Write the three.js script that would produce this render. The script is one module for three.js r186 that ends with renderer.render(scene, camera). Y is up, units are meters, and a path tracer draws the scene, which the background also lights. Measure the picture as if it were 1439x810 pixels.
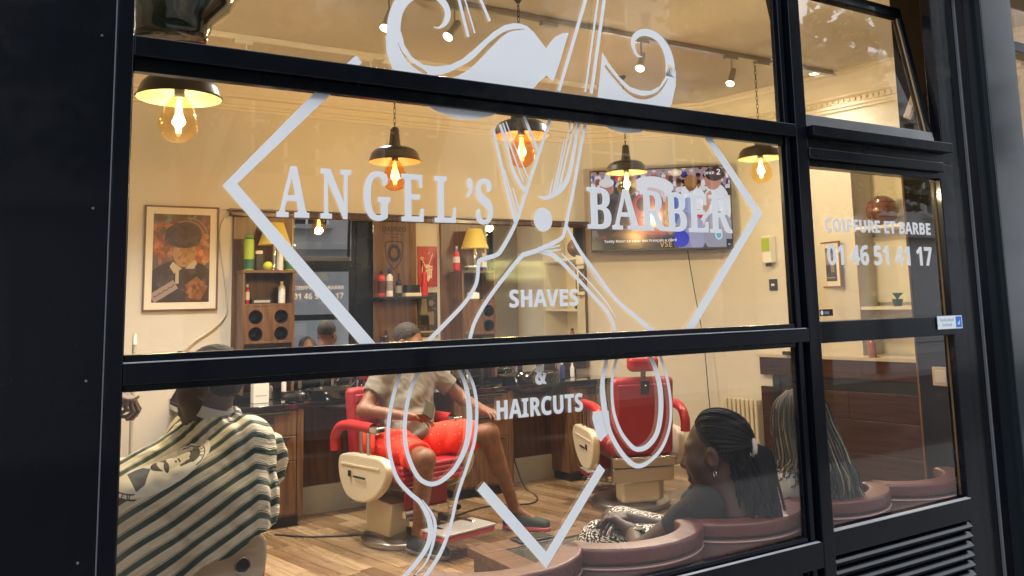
import * as THREE from 'three';
import { RoundedBoxGeometry } from 'three/addons/geometries/RoundedBoxGeometry.js';
import { mergeGeometries, mergeVertices } from 'three/addons/utils/BufferGeometryUtils.js';
import { FontLoader } from 'three/addons/loaders/FontLoader.js';
import { RectAreaLightUniformsLib } from 'three/addons/lights/RectAreaLightUniformsLib.js';
RectAreaLightUniformsLib.init();

// ---------- camera, renderer, sky, sun ----------
const scene = new THREE.Scene();
const camera = new THREE.PerspectiveCamera(48.22, 1024 / 576, 0.05, 400);
camera.position.set(0, 1.5, 2.0);
{
  const m = new THREE.Matrix4().makeBasis(new THREE.Vector3(0.850009, -0.022165, 0.526302), new THREE.Vector3(-0.04816, 0.99166, 0.119546), new THREE.Vector3(-0.524562, -0.126962, 0.841852));
  camera.quaternion.setFromRotationMatrix(m);
}
camera.setViewOffset(1439, 1074.34, 0, 264.34, 1439, 810);   // the photograph is cropped off-centre
camera.updateProjectionMatrix();
const renderer = new THREE.WebGLRenderer({ antialias: true });
renderer.toneMapping = THREE.LinearToneMapping;
renderer.toneMappingExposure = 1.0;
renderer.shadowMap.enabled = true;
renderer.shadowMap.type = THREE.PCFSoftShadowMap;
renderer.setSize(1024, 576);

const SKY = 3.5;
{ // overcast evening sky: brighter overhead, slightly blue
  const w = 256, h = 128, d = new Float32Array(w * h * 4);
  for (let j = 0; j < h; j++) for (let i = 0; i < w; i++) {
    const el = (j + 0.5) / h * Math.PI - Math.PI / 2, az = (i + .5) / w * Math.PI * 2, s = Math.max(0, Math.sin(el));
    const cl = 1 + 0.07 * Math.sin(az * 3 + 4 * s) * s + 0.05 * Math.sin(az * 7 + 9 * s + 1) * s;
    const b = SKY * (0.55 + 0.45 * s) * cl * (el < 0 ? 0.3 : 1), o = (j * w + i) * 4;
    d[o] = b * 0.90; d[o + 1] = b * 0.955; d[o + 2] = b * 1.05; d[o + 3] = 1;
  }
  const t = new THREE.DataTexture(d, w, h, THREE.RGBAFormat, THREE.FloatType);
  t.mapping = THREE.EquirectangularReflectionMapping; t.magFilter = THREE.LinearFilter; t.needsUpdate = true;
  scene.background = t; scene.environment = t;
}
const sun = new THREE.DirectionalLight(new THREE.Color(1, 0.97, 0.92), 1.1);
sun.position.set(-14, 30, 20); sun.castShadow = true; sun.shadow.radius = 30;
sun.shadow.camera.left = -20; sun.shadow.camera.right = 20; sun.shadow.camera.top = 20; sun.shadow.camera.bottom = -20; sun.shadow.camera.far = 90;
scene.add(sun); scene.add(sun.target);

// ---------- small helpers ----------
let seed = 12345;
const rnd = () => { seed = (seed + 0x6d2b79f5) | 0; let t = Math.imul(seed ^ (seed >>> 15), 1 | seed); t = (t + Math.imul(t ^ (t >>> 7), 61 | t)) ^ t; return ((t ^ (t >>> 14)) >>> 0) / 4294967296; };
const rr = (a, b) => a + (b - a) * rnd();
const V = (x, y, z) => new THREE.Vector3(x, y, z);
const L = (r, g, b) => new THREE.Color(r, g, b);
const clamp = (x, a = 0, b = 1) => Math.min(b, Math.max(a, x));
const lerp = (a, b, t) => a + (b - a) * t;
const sst = (a, b, x) => { const t = clamp((x - a) / (b - a)); return t * t * (3 - 2 * t); };
const names = {};
function numbered(n) { const k = names[n] = (names[n] ?? -1) + 1; return k ? n + '_' + String(k).padStart(3, '0') : n; }
function tag(o, label, category, group, kind) { if (label) o.userData.label = label; if (category) o.userData.category = category; if (group) o.userData.group = group; if (kind) o.userData.kind = kind; return o; }
function thing(name, label, category, [x, y, z] = [0, 0, 0], turn = 0, group) {
  const o = new THREE.Group(); o.name = numbered(name); o.position.set(x, y, z); o.rotation.y = turn; scene.add(o);
  return tag(o, label, category, group);
}
function part(name, geo, mat, parent) {
  const g = Array.isArray(geo) ? merge(geo) : geo;
  const m = new THREE.Mesh(g, mat); m.name = parent === scene ? numbered(name) : name; m.castShadow = m.receiveShadow = true; parent.add(m); return m;
}
function merge(list) {
  const l = list.map((g) => { const n = g.index ? g.toNonIndexed() : g; for (const k of Object.keys(n.attributes)) if (!['position', 'normal', 'uv'].includes(k)) n.deleteAttribute(k); if (!n.attributes.uv) n.setAttribute('uv', new THREE.BufferAttribute(new Float32Array(n.attributes.position.count * 2), 2)); return n; });
  return l.length === 1 ? l[0] : mergeGeometries(l);
}
// box between two corners with a small bevel; uv in metres
function box(x0, y0, z0, x1, y1, z1, r = 0.002) {
  const sx = Math.abs(x1 - x0), sy = Math.abs(y1 - y0), sz = Math.abs(z1 - z0);
  const q = Math.min(r, sx * .45, sy * .45, sz * .45);
  let g = q > 0 ? new RoundedBoxGeometry(sx, sy, sz, 1, q) : new THREE.BoxGeometry(sx, sy, sz); if (g.index) g = g.toNonIndexed();
  g.translate((x0 + x1) / 2, (y0 + y1) / 2, (z0 + z1) / 2);
  return boxUV(g);
}
function boxUV(g) { // world-size uv by dominant axis; grain (v) runs along y unless the face is horizontal
  if (g.index) g = g.toNonIndexed();
  const p = g.attributes.position, n = p.count, uv = new Float32Array(n * 2), a = V(), b = V(), c = V();
  for (let i = 0; i < n; i += 3) {
    a.fromBufferAttribute(p, i); b.fromBufferAttribute(p, i + 1); c.fromBufferAttribute(p, i + 2);
    const nx = Math.abs((b.y - a.y) * (c.z - a.z) - (b.z - a.z) * (c.y - a.y)), ny = Math.abs((b.z - a.z) * (c.x - a.x) - (b.x - a.x) * (c.z - a.z)), nz = Math.abs((b.x - a.x) * (c.y - a.y) - (b.y - a.y) * (c.x - a.x));
    [a, b, c].forEach((q, k) => { const o = (i + k) * 2; if (nx >= ny && nx >= nz) { uv[o] = q.z; uv[o + 1] = q.y; } else if (ny >= nz) { uv[o] = q.z; uv[o + 1] = q.x; } else { uv[o] = q.x; uv[o + 1] = q.y; } });
  }
  g.setAttribute('uv', new THREE.BufferAttribute(uv, 2)); return g;
}
const swapUV = (g) => { const u = g.attributes.uv; for (let i = 0; i < u.count; i++) u.setXY(i, u.getY(i), u.getX(i)); return g; };
function move(g, x, y, z, rx = 0, ry = 0, rz = 0) { if (rx) g.rotateX(rx); if (ry) g.rotateY(ry); if (rz) g.rotateZ(rz); g.translate(x, y, z); return g; }
function rod(a, b, ra, rb = ra, n = 10) { // tapered cylinder between points
  const d = V().subVectors(b, a), l = d.length(), g = new THREE.CylinderGeometry(rb, ra, l, n, 1);
  g.translate(0, l / 2, 0); g.applyQuaternion(new THREE.Quaternion().setFromUnitVectors(V(0, 1, 0), d.normalize())); g.translate(a.x, a.y, a.z); return g;
}
const tube = (pts, r, seg = 40, n = 8, closed = false) => new THREE.TubeGeometry(new THREE.CatmullRomCurve3(pts.map((p) => V(...p)), closed), seg, r, n, closed);
const lathe = (pts, n = 32) => new THREE.LatheGeometry(pts.map((p) => new THREE.Vector2(p[0], p[1])), n);
function extr(pts, depth, bevel = 0.004, holes) {
  const s = new THREE.Shape(pts.map((p) => new THREE.Vector2(p[0], p[1]))); if (holes) s.holes = holes;
  return new THREE.ExtrudeGeometry(s, { depth, bevelEnabled: bevel > 0, bevelSize: bevel, bevelThickness: bevel, bevelSegments: 2, curveSegments: 16 });
}
function dup(src, pos, turn, label, group) {
  const r = src.clone(); r.name = numbered(src.name.replace(/_\d{3}$/, '')); r.position.set(...pos); if (turn !== undefined) r.rotation.y = turn; scene.add(r);
  r.userData = { ...src.userData }; if (label) r.userData.label = label; if (group) r.userData.group = group; return r;
}

// ---------- noise and textures ----------
const hash = (x, y) => { let h = (x | 0) * 374761393 + (y | 0) * 668265263; h = Math.imul(h ^ (h >>> 13), 1274126177); return ((h ^ (h >>> 16)) >>> 0) / 4294967296; };
function vn(x, y, px = 4096, py = 4096) { // tiling value noise
  const xi = Math.floor(x), yi = Math.floor(y), fx = x - xi, fy = y - yi, u = fx * fx * (3 - 2 * fx), v = fy * fy * (3 - 2 * fy);
  const m = (a, p) => ((a % p) + p) % p, h = (i, j) => hash(m(i, px), m(j, py));
  return lerp(lerp(h(xi, yi), h(xi + 1, yi), u), lerp(h(xi, yi + 1), h(xi + 1, yi + 1), u), v);
}
function fbm(x, y, px, py, o = 4) { let s = 0, a = .5; for (let i = 0; i < o; i++) { s += a * vn(x, y, px, py); x *= 2; y *= 2; px *= 2; py *= 2; a *= .5; } return s / (1 - Math.pow(.5, o)); }
function n3(x, y, z) { const zi = Math.floor(z), f = z - zi, u = f * f * (3 - 2 * f); return lerp(vn(x + zi * 17.3, y + zi * 7.7), vn(x + zi * 17.3 + 17.3, y + zi * 7.7 + 7.7), u); }
function tex(w, h, fn, srgb = true, rx = 1, ry = 1) {
  const d = new Uint8Array(w * h * 4);
  for (let j = 0; j < h; j++) for (let i = 0; i < w; i++) { const c = fn(i / w, j / h, i, j), o = (j * w + i) * 4; const a = typeof c === 'number' ? [c, c, c] : c; for (let k = 0; k < 3; k++) d[o + k] = clamp(a[k]) * 255; d[o + 3] = 255; }
  const t = new THREE.DataTexture(d, w, h, THREE.RGBAFormat); t.wrapS = t.wrapT = THREE.RepeatWrapping; t.magFilter = THREE.LinearFilter; t.minFilter = THREE.LinearMipmapLinearFilter; if (srgb) t.colorSpace = THREE.SRGBColorSpace; t.repeat.set(rx, ry); t.needsUpdate = true; return t;
}
function canv(w, h, draw) { const c = document.createElement('canvas'); c.width = w; c.height = h; const g = c.getContext('2d'); draw(g, w, h); const t = new THREE.CanvasTexture(c); t.colorSpace = THREE.SRGBColorSpace; t.anisotropy = 8; return t; }
const std = (o) => new THREE.MeshStandardMaterial(o), phy = (o) => new THREE.MeshPhysicalMaterial(o);

function woodTex(a, b, c) { // grain along v, one repeat per 0.6 x 1.2 m
  return tex(512, 512, (u, v) => {
    const w = fbm(u * 6, v * 1.5, 6, 2, 4), ring = .5 + .5 * Math.sin((u * 9 + w * 2.2) * Math.PI * 2), fine = fbm(u * 160, v * 5, 160, 5, 3), pore = Math.pow(vn(u * 220, v * 14, 220, 14), 6);
    const t = clamp(.25 * ring + .5 * fine + .35 * w - .1), k = 1 - .35 * pore;
    return [0, 1, 2].map((i) => (t < .5 ? lerp(a[i], b[i], t * 2) : lerp(b[i], c[i], t * 2 - 1)) * k);
  }, true, 1 / .6, 1 / 1.2);
}
const walnutT = woodTex([.30, .195, .12], [.455, .325, .21], [.585, .45, .31]);
const oakT = woodTex([.74, .66, .58], [.88, .82, .74], [.99, .95, .88]);
const leatherB = tex(256, 256, (u, v) => .5 * fbm(u * 32, v * 32, 32, 32, 3) + .5 * Math.abs(fbm(u * 12, v * 12, 12, 12, 3) - .5) * 2, false, 4, 4);
const clothB = tex(128, 128, (u, v) => .5 + .25 * Math.sin(u * 64 * Math.PI * 2) + .25 * Math.sin(v * 64 * Math.PI * 2), false, 8, 8);
const plasterB = tex(256, 256, (u, v) => fbm(u * 24, v * 24, 24, 24, 4), false, .8, .8);
const plasterC = tex(256, 256, (u, v) => { const f = fbm(u * 4, v * 4, 4, 4, 5); return [.9 + .08 * f, .9 + .08 * f, .9 + .075 * f]; }, true, .35, .35);
const dustT = tex(512, 512, (u, v, i, j) => { const s = hash(i >> 1, j >> 1), t = fbm(u * 6, v * 6, 6, 6, 4), sp = s > .9988 ? 9 * hash(i >> 1, (j >> 1) + 99) : s > .996 ? .8 : 0, drip = Math.pow(vn(u * 90, v * 3, 90, 3), 9) * .9; const k = .10 + .045 * t + .06 * sp + .05 * drip; return [k, k, k]; }, false, 1 / .7, 1 / .7);
const skinT = tex(256, 256, (u, v) => { const f = fbm(u * 10, v * 10, 10, 10, 5), s = vn(u * 90, v * 90, 90, 90) > .93 ? .06 : 0; return [.80 + .26 * f - s, .78 + .28 * f - s, .77 + .28 * f - s]; }, true, 1, 1);
const crumple = tex(256, 256, (u, v) => { const r = (o, k) => 1 - Math.abs(2 * fbm(u * k + o, v * k, k, k, 3) - 1); return clamp(.6 * Math.pow(r(0, 5), 3) + .4 * Math.pow(r(.5, 10), 3)); }, false, 3, 3);
const smearR = tex(512, 512, (u, v) => { const w = fbm(u * 5, v * 5, 5, 5, 5), st = Math.pow(vn(u * 3 + v * 26, v * 7 - u * 5), 7), e = Math.min(u, 1 - u, v, 1 - v), edge = Math.max(0, 1 - e / .035) * (.4 + .6 * w); return clamp(.015 + .10 * Math.pow(w, 3) + .12 * st + .16 * edge); }, false, 1, 1);
const smudgeR = tex(256, 256, (u, v) => .55 + .45 * fbm(u * 5, v * 5, 5, 5, 5), false, .7, .7);

const M = {
  paint: phy({ color: L(.015, .022, .046), map: dustT, roughness: .36, roughnessMap: smudgeR, specularIntensity: .4, clearcoat: .28, clearcoatRoughness: .05, bumpMap: plasterB, bumpScale: .0006 }),
  paintEdge: phy({ color: L(.10, .105, .12), roughness: .35, clearcoat: .3 }),  // paler paint: colours the highlight lines on edges, and the screw heads
  brownWall: phy({ color: L(.020, .016, .014), roughness: .6, specularIntensity: .12 }),
  glass: phy({ color: 0xffffff, transmission: 1, roughness: 1, roughnessMap: smearR, thickness: 0, ior: 1.95 }),
  vinyl: std({ color: L(.74, .755, .775), roughness: .5, side: THREE.DoubleSide }),
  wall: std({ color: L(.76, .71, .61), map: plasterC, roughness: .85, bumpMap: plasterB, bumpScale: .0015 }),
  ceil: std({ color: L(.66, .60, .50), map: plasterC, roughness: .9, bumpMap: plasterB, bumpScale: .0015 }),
  crown: std({ color: L(.72, .65, .53), roughness: .8 }),
  white: std({ color: L(.78, .76, .70), roughness: .6 }),
  cream: phy({ color: L(.66, .58, .42), roughness: .35, clearcoat: .3 }),
  walnut: phy({ map: walnutT, color: L(.86, .83, .80), roughness: .42, clearcoat: .12, clearcoatRoughness: .3 }),
  walnutDark: phy({ map: walnutT, color: L(.48, .43, .40), roughness: .38, clearcoat: .2, clearcoatRoughness: .2 }),
  walnutRed: phy({ map: walnutT, color: L(.29, .215, .185), roughness: .3, clearcoat: .4, clearcoatRoughness: .15 }),
  lightWood: std({ map: walnutT, color: L(1.1, .95, .75), roughness: .6 }),
  black: std({ color: L(.012, .012, .013), roughness: .4 }),
  blackGloss: phy({ color: L(.008, .008, .009), roughness: .12, clearcoat: 1, clearcoatRoughness: .05 }),
  rubber: std({ color: L(.02, .02, .02), roughness: .8 }),
  chrome: std({ color: L(.72, .71, .69), metalness: 1, roughness: .14 }),
  steel: std({ color: L(.45, .44, .42), metalness: 1, roughness: .32 }),
  bronze: phy({ color: L(.06, .052, .042), roughness: .3, metalness: .3, clearcoat: .6, clearcoatRoughness: .12 }),
  shadeIn: std({ color: L(.85, .74, .50), roughness: .45 }),
  mirror: std({ color: L(.88, .9, .88), metalness: 1, roughness: .008 }),
  red: phy({ color: L(.34, .016, .026), roughness: .38, bumpMap: leatherB, bumpScale: .0012, clearcoat: .15, clearcoatRoughness: .3 }),
  redPlain: phy({ color: L(.40, .016, .02), roughness: .35, clearcoat: .3 }),
  mauve: phy({ color: L(.100, .027, .022), roughness: .4, bumpMap: leatherB, bumpScale: .0016, clearcoat: .12, clearcoatRoughness: .3 }),
  mauveBack: phy({ color: L(.13, .062, .052), roughness: .5, bumpMap: leatherB, bumpScale: .0014 }),
  piping: std({ color: L(.38, .2, .17), roughness: .4 }),
  yellowShade: phy({ color: L(.88, .72, .14), roughness: .9, transmission: .35, thickness: 0, side: THREE.DoubleSide }),
  green: std({ color: L(.10, .30, .05), roughness: .4 }),
  lime: std({ color: L(.35, .50, .04), roughness: .35 }),
  darkGreen: std({ color: L(.015, .07, .03), roughness: .4 }),
  bottleRed: phy({ color: L(.50, .02, .03), roughness: .25, clearcoat: .5 }),
  bottleWhite: phy({ color: L(.75, .74, .70), roughness: .3, clearcoat: .4 }),
  bottleBlue: phy({ color: L(.03, .04, .16), roughness: .25, clearcoat: .5 }),
  cord: std({ color: L(.015, .015, .015), roughness: .6 }),
  creamCord: std({ color: L(.62, .55, .42), roughness: .6 }),
};

// ================= THE SETTING =================
const struct = (name, geo, mat, label) => tag(part(name, geo, mat, scene), label, null, null, 'structure');
const H = 3.3, ZB = -4.65;
const C1 = [4.97, -4.65], C2 = [5.85, -3.74], C3 = [6.39, -0.1];
const alongR = (z) => C2[0] + (z - C2[1]) * (C3[0] - C2[0]) / (C3[1] - C2[1]);   // x of the right wall at depth z
function wallSeg(p, q, y0, y1, t, extra = 0) { // wall between plan points, thickness outward (to the right of p->q)
  const a = Math.atan2(-(q[1] - p[1]), q[0] - p[0]), l = Math.hypot(q[0] - p[0], q[1] - p[1]);
  const g = box(-extra, y0, -t, l + extra, y1, 0, 0); g.rotateY(a); g.translate(p[0], 0, p[1]); return g;
}
struct('pavement', box(-30, -.27, .06, 40, -.12, 3.6, 0), std({ color: L(.22, .215, .21), roughness: .85, map: plasterC }));
struct('road', box(-30, -.40, 3.6, 40, -.24, 9.2, 0), std({ color: L(.038, .038, .04), roughness: .85 }));
struct('pavement', box(-30, -.27, 9.2, 40, -.12, 12.4, 0), std({ color: L(.32, .31, .30), roughness: .85, map: plasterC }));
struct('ground', box(-60, -.8, -25, 70, -.41, 60, 0), std({ color: L(.1, .1, .1), roughness: .9 }));

struct('wall_back', wallSeg([-2.5, ZB], C1, 0, H, .2, .1), M.wall);
struct('wall_chamfer', wallSeg(C1, C2, 0, H, .2, .05), M.wall);
{
  const zA = -2.43, zB = -1.2, pa = [alongR(zA), zA], pb = [alongR(zB), zB];
  const rw = struct('wall_right', [wallSeg(C2, pa, 0, H, .5, 0), wallSeg(pa, pb, 0, 1.02, .5, 0), wallSeg(pa, pb, 2.62, H, .5, 0), wallSeg(pb, C3, 0, H, .5, .05)], M.wall);
  const off = (p, d) => { const a = Math.atan2(-(C3[1] - C2[1]), C3[0] - C2[0]); return [p[0] + d * Math.sin(a) * -1, p[1] - d * Math.cos(a)]; };
  const nb = (d) => [pa[0] + d * .99, pa[1] - d * .145], ne = (d) => [pb[0] + d * .99, pb[1] - d * .145];
  part('niche_back', wallSeg(nb(.33), ne(.33), 1.0, 2.65, .17), std({ color: L(.82, .76, .58), roughness: .8 }), rw);
  part('niche_shelf', wallSeg(nb(.012), ne(.012), 1.385, 1.41, .32), M.white, rw);
  part('niche_shelf', wallSeg(nb(.012), ne(.012), 2.03, 2.055, .32), M.white, rw);
  part('niche_panel', wallSeg(nb(.29), [nb(.29)[0] + .05, nb(.29)[1] + .34], 1.44, 1.98, .03), std({ color: L(.86, .82, .66), roughness: .7 }), rw);
}
struct('wall_left', box(-2.7, 0, ZB, -2.5, H, -.12, 0), M.wall);
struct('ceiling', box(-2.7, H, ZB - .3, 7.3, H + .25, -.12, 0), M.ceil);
{ // cornice: a profile swept along the walls, mitred at the corners
  const plan = [[-2.5, -.15], [-2.5, ZB], C1, C2, C3], prof = [[.001, 3.03], [.018, 3.03], [.02, 3.05], [.035, 3.055], [.035, 3.075], [.012, 3.085], [.012, 3.13], [.05, 3.135], [.055, 3.15], [.08, 3.165], [.11, 3.19], [.15, 3.225], [.2, 3.245], [.25, 3.255], [.255, 3.275], [.30, 3.28], [.302, 3.299]];
  const sweep = (prof, plan) => {
    const pos = [], P = plan.map((p) => new THREE.Vector2(...p)), nrm = [];
    for (let i = 0; i + 1 < P.length; i++) { const d = P[i + 1].clone().sub(P[i]).normalize(); nrm.push(new THREE.Vector2(-d.y, d.x)); }
    const at = (i, d) => { const a = nrm[Math.max(0, i - 1)], b = nrm[Math.min(nrm.length - 1, i)], m = a.clone().add(b).normalize(); return P[i].clone().addScaledVector(m, d / Math.max(.3, m.dot(a))); };
    for (let i = 0; i + 1 < P.length; i++) for (let k = 0; k + 1 < prof.length; k++) {
      const [d0, y0] = prof[k], [d1, y1] = prof[k + 1], a = at(i, d0), b = at(i + 1, d0), c = at(i + 1, d1), e = at(i, d1);
      pos.push(a.x, y0, a.y, b.x, y0, b.y, c.x, y1, c.y, a.x, y0, a.y, c.x, y1, c.y, e.x, y1, e.y);
    }
    const g = new THREE.BufferGeometry(); g.setAttribute('position', new THREE.Float32BufferAttribute(pos, 3)); g.computeVertexNormals(); return boxUV(g);
  };
  const g = sweep(prof, plan);
  const test = new THREE.Vector3().fromBufferAttribute(g.attributes.position, 6 * prof.length + 60); // orientation does not matter, both sides draw
  const co = struct('cornice', g, phy({ color: L(.72, .65, .53), roughness: .8, side: THREE.DoubleSide }));
  const dent = [];
  const row = (p, q) => { const l = Math.hypot(q[0] - p[0], q[1] - p[1]), a = Math.atan2(-(q[1] - p[1]), q[0] - p[0]); for (let s = .1; s < l - .1; s += .05) { const b = box(s, 3.094, .012, s + .026, 3.122, .024, .004); b.rotateY(a); b.translate(p[0], 0, p[1]); dent.push(b); } };
  row(C2, C3);
  tag(part('dentil_course', dent, M.crown, co), null, null, null, 'stuff');
  const sk = sweep([[.001, .11], [.016, .105], [.018, .0], [.001, 0]].reverse(), [[-2.5, ZB], C1, C2, C3]);
  struct('skirting_board', sk, phy({ color: L(.62, .54, .40), roughness: .6, side: THREE.DoubleSide }));
}
{ // parquet: planks laid parallel to the right wall; those in view are pieces of their own
  const fl = struct('floor', box(-2.6, -.2, ZB - .1, 6.9, -.014, -.1, 0), M.brownWall);
  const cols = [[.42, .32, .205], [.35, .26, .16], [.29, .205, .125], [.51, .40, .265], [.40, .295, .185], [.23, .155, .092], [.57, .455, .31], [.34, .235, .14]];
  const mats = cols.map((c) => phy({ map: oakT, color: L(...c).multiplyScalar(.84), roughness: .33, roughnessMap: smudgeR, clearcoat: .25, clearcoatRoughness: .25 }));
  const a = 0.2, W = .098, rest = mats.map(() => []);
  const geos = [.52, .66, .8].map((l) => [0, 1, 2].map((k) => { const g = box(0, -.014, .0008, W - .0014, 0, l - .0014, .0012); const u = g.attributes.uv; for (let i = 0; i < u.count; i++) u.setXY(i, u.getY(i) + k * .217, u.getX(i) + k * .37); return g; }));
  let made = 0;
  for (let c = -34; c < 82; c++) {
    let s = -6.2 + hash(c, 3) * .8;
    while (s < 2.2) {
      const li = Math.floor(hash(c, Math.round(s * 100)) * 3), l = [.52, .66, .8][li], ci = Math.floor(hash(c + 7, Math.round(s * 90)) * 8), k = Math.floor(hash(c, Math.round(s * 70) + 5) * 3);
      const x = 1.5 + Math.cos(a) * c * W * 1 + Math.sin(a) * s, z = -Math.sin(a) * c * W + Math.cos(a) * s;
      const xm = x + Math.sin(a) * l / 2, zm = z + Math.cos(a) * l / 2;
      const inside = zm > ZB - .3 && zm < 0 && xm > -2.6 && xm < alongR(zm) + .5 && !(zm < -3.7 && xm - 4.97 > (zm + 4.65) + .5);
      if (inside) {
        const seen = xm > .95 && xm < 5.9 && zm > ZB && zm < -1.3 && xm > .75 + .22 * (-zm - 1.3) && made < 296;
        if (seen) { const m = part('plank', geos[li][k], mats[ci], fl); m.position.set(x, 0, z); m.rotation.y = a; made++; }
        else rest[ci].push(geos[li][k].clone().rotateY(a).translate(x, 0, z));
      }
      s += l;
    }
  }
  rest.forEach((r, i) => r.length && tag(part('parquet', r, mats[i], fl), null, null, null, 'stuff'));
}

// ================= FACADE =================
struct('wall_facade', [box(-9, -.12, -.12, -1.0, 7.5, .02, 0), box(-1.0, 3.2, -.12, 6.0, 7.5, .02, 0), box(6.0, -.12, -.12, 14, 7.5, .02, 0), box(-2.7, -.12, -.3, -.2, 3.3, -.121, 0)], std({ color: L(.32, .30, .27), roughness: .8, map: plasterC }));
// the dark pier between the two windows, seen edge-on through the glass
{
  const p = thing('inner_pier', 'dark brown pier inside the window beside the row of tub chairs', 'pillar', [3.66, 0, -.07]);
  part('shaft', box(0, 0, -.326, .28, H - .005, 0, .002), M.brownWall, p);
  part('plaster_face', box(.021, 0, -.336, .278, H - .01, -.3265, 0), M.wall, p); part('edge_trim', box(-.004, 0, -.338, .02, 2.06, -.327, .003), M.lightWood, p);
  const sw = thing('light_switch', 'cream plastic light switch plate on the dark pier by the right window', 'light switch', [3.658, 1.135, -.285]);
  part('plate', box(-.012, -.042, -.042, 0, .042, .042, .004), M.cream, sw);
  part('rocker', box(-.017, -.027, -.027, -.0125, .027, .027, .002), M.white, sw);
  const se = thing('alarm_sensor', 'cream alarm sensor tilted on the pier behind the open transom', 'sensor', [3.655, 2.36, -.31]);
  part('housing', move(box(-.03, -.055, -.022, 0, .055, .022, .006), 0, 0, 0, .45), M.cream, se);
  part('lens_cover', move(box(-.036, -.04, -.014, -.031, .01, .014, .002), 0, 0, 0, .45), M.white, se);
}
const shop = thing('shopfront', 'glossy dark navy shopfront with large panes lettered in white vinyl', 'shopfront', [0, 0, 0]);
const fp = (name, geo, mat = M.paint) => part(name, geo, mat, shop);
fp('side_panel', box(-1.0, -.1, -.1, .2265, 3.19, 0, .002));
for (const [x, y] of [[.196, 1.36], [.194, 1.0], [.192, .84], [.196, 1.72], [.2, 2.1], [.19, .62]]) fp('screw_head', new THREE.CylinderGeometry(.0028, .0028, .002, 10).rotateX(Math.PI / 2).translate(x, y, .001), M.paintEdge);
fp('side_panel_highlight', box(.2268, -.1, -.02, .2295, 3.19, .0015, .0008), M.paintEdge);  // thin pale strip: light caught on the panel bevel, put into colour
fp('jamb', [box(.2295, -.1, -.1, .265, 3.19, .0005, .003), box(.2652, -.1, -.1, .2695, 3.19, -.022, .001)]);
fp('mullion', [box(2.447, -.1, -.07, 2.505, 3.19, 0, .004), box(2.431, -.1, -.06, 2.4465, 3.19, -.036, .002), box(2.409, -.1, -.05, 2.4305, 3.19, -.018, .003), box(2.396, -.1, -.046, 2.4085, 3.19, -.03, .002)]);
const railM = (y0, y1, lo, hi) => [box(.266, y0, -.068, 2.446, y1, -.0005, .003), ...(lo ? [box(.27, y0 - lo, -.046, 2.3955, y0 - .0005, -.02, .002)] : []), ...(hi ? [box(.27, y1 + .0005, -.046, 2.3955, y1 + hi, -.02, .002)] : [])];
fp('top_rail', railM(2.066, 2.112, .031, .006));
fp('middle_rail', railM(1.345, 1.39, .016, .018));
fp('bottom_rail', railM(.60, .683, 0, .018));
fp('middle_rail_highlight', box(.266, 1.3903, -.012, 2.43, 1.393, .0012, .0008), std({ color: L(.3, .31, .33), roughness: .3 }));  // highlight along the rail edge, painted as a pale grey strip
fp('bottom_rail_highlight', box(.266, .6835, -.012, 2.43, .6862, .0012, .0008), std({ color: L(.3, .31, .33), roughness: .3 }));  // bright sill edge: its highlight is a strip of lighter colour
fp('head_rail', [box(.266, 2.86, -.1, 2.446, 3.19, -.0005, .003), box(2.506, 2.86, -.1, 3.66, 3.19, -.0005, .003)]);
fp('kick_panel', [box(.268, -.1, -.1, 2.37, .599, -.03, 0), box(.40, .05, -.05, 2.25, .53, -.022, .004)]);
// right bay: ledge, rails, kick panel, louvres
fp('ledge', [box(2.506, 2.072, -.07, 3.364, 2.111, .028, .003), box(2.506, 2.034, -.07, 3.362, 2.0715, -.012, .002), box(2.506, 1.992, -.07, 3.33, 2.0335, .006, .006), box(2.516, 1.968, -.07, 3.337, 1.9915, -.018, .002)]);
fp('door_rail', [box(2.506, 1.337, -.07, 3.337, 1.412, -.004, .003)]);
fp('right_jamb', [box(3.338, -.1, -.07, 3.428, 2.0335, -.022, .004), box(3.372, 2.034, -.07, 3.428, 3.19, -.022, .004)]);
fp('jamb_bead', box(3.3335, .71, -.054, 3.3375, 1.96, -.046, .001), std({ color: L(.13, .09, .045), metalness: .3, roughness: .6 }));
fp('stile', box(2.506, -.1, -.1, 2.515, 1.967, -.012, .002));
fp('kick_plate', box(2.516, .622, -.07, 3.337, .702, -.012, .002));
fp('kick_plate_highlight', box(2.516, .7023, -.03, 3.335, .7058, -.008, .0008), std({ color: L(.3, .31, .33), roughness: .3 }));  // lit top edge of the plate, coloured in with a pale strip
for (let i = 0; i < 17; i++) { const g = box(2.518, -.014, -.006, 3.335, .016, .006, .003); g.rotateX(-.85); part('louvre_slat', g, M.paint, shop).position.set(0, .602 - i * .036, -.022); }
fp('louvre_backing', box(2.51, -.1, -.12, 3.36, .62, -.06, 0), M.black);
fp('recess_panel', [box(3.429, -.1, -.10, 3.685, 3.19, -.06, .002), box(3.44, -.1, -.061, 3.462, 3.19, -.035, .006), box(3.47, -.1, -.061, 3.52, 3.19, -.045, .006)]);
fp('recess_highlight', box(3.598, -.1, -.06, 3.606, 3.19, -.047, .002), M.paintEdge);  // grey highlight line in the recess, painted rather than lit
fp('pilaster', [box(3.686, -.1, -.15, 3.94, 3.19, .02, .004)], phy({ color: L(.010, .014, .018), roughness: .22, roughnessMap: smudgeR, clearcoat: .7, clearcoatRoughness: .1 }));
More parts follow.
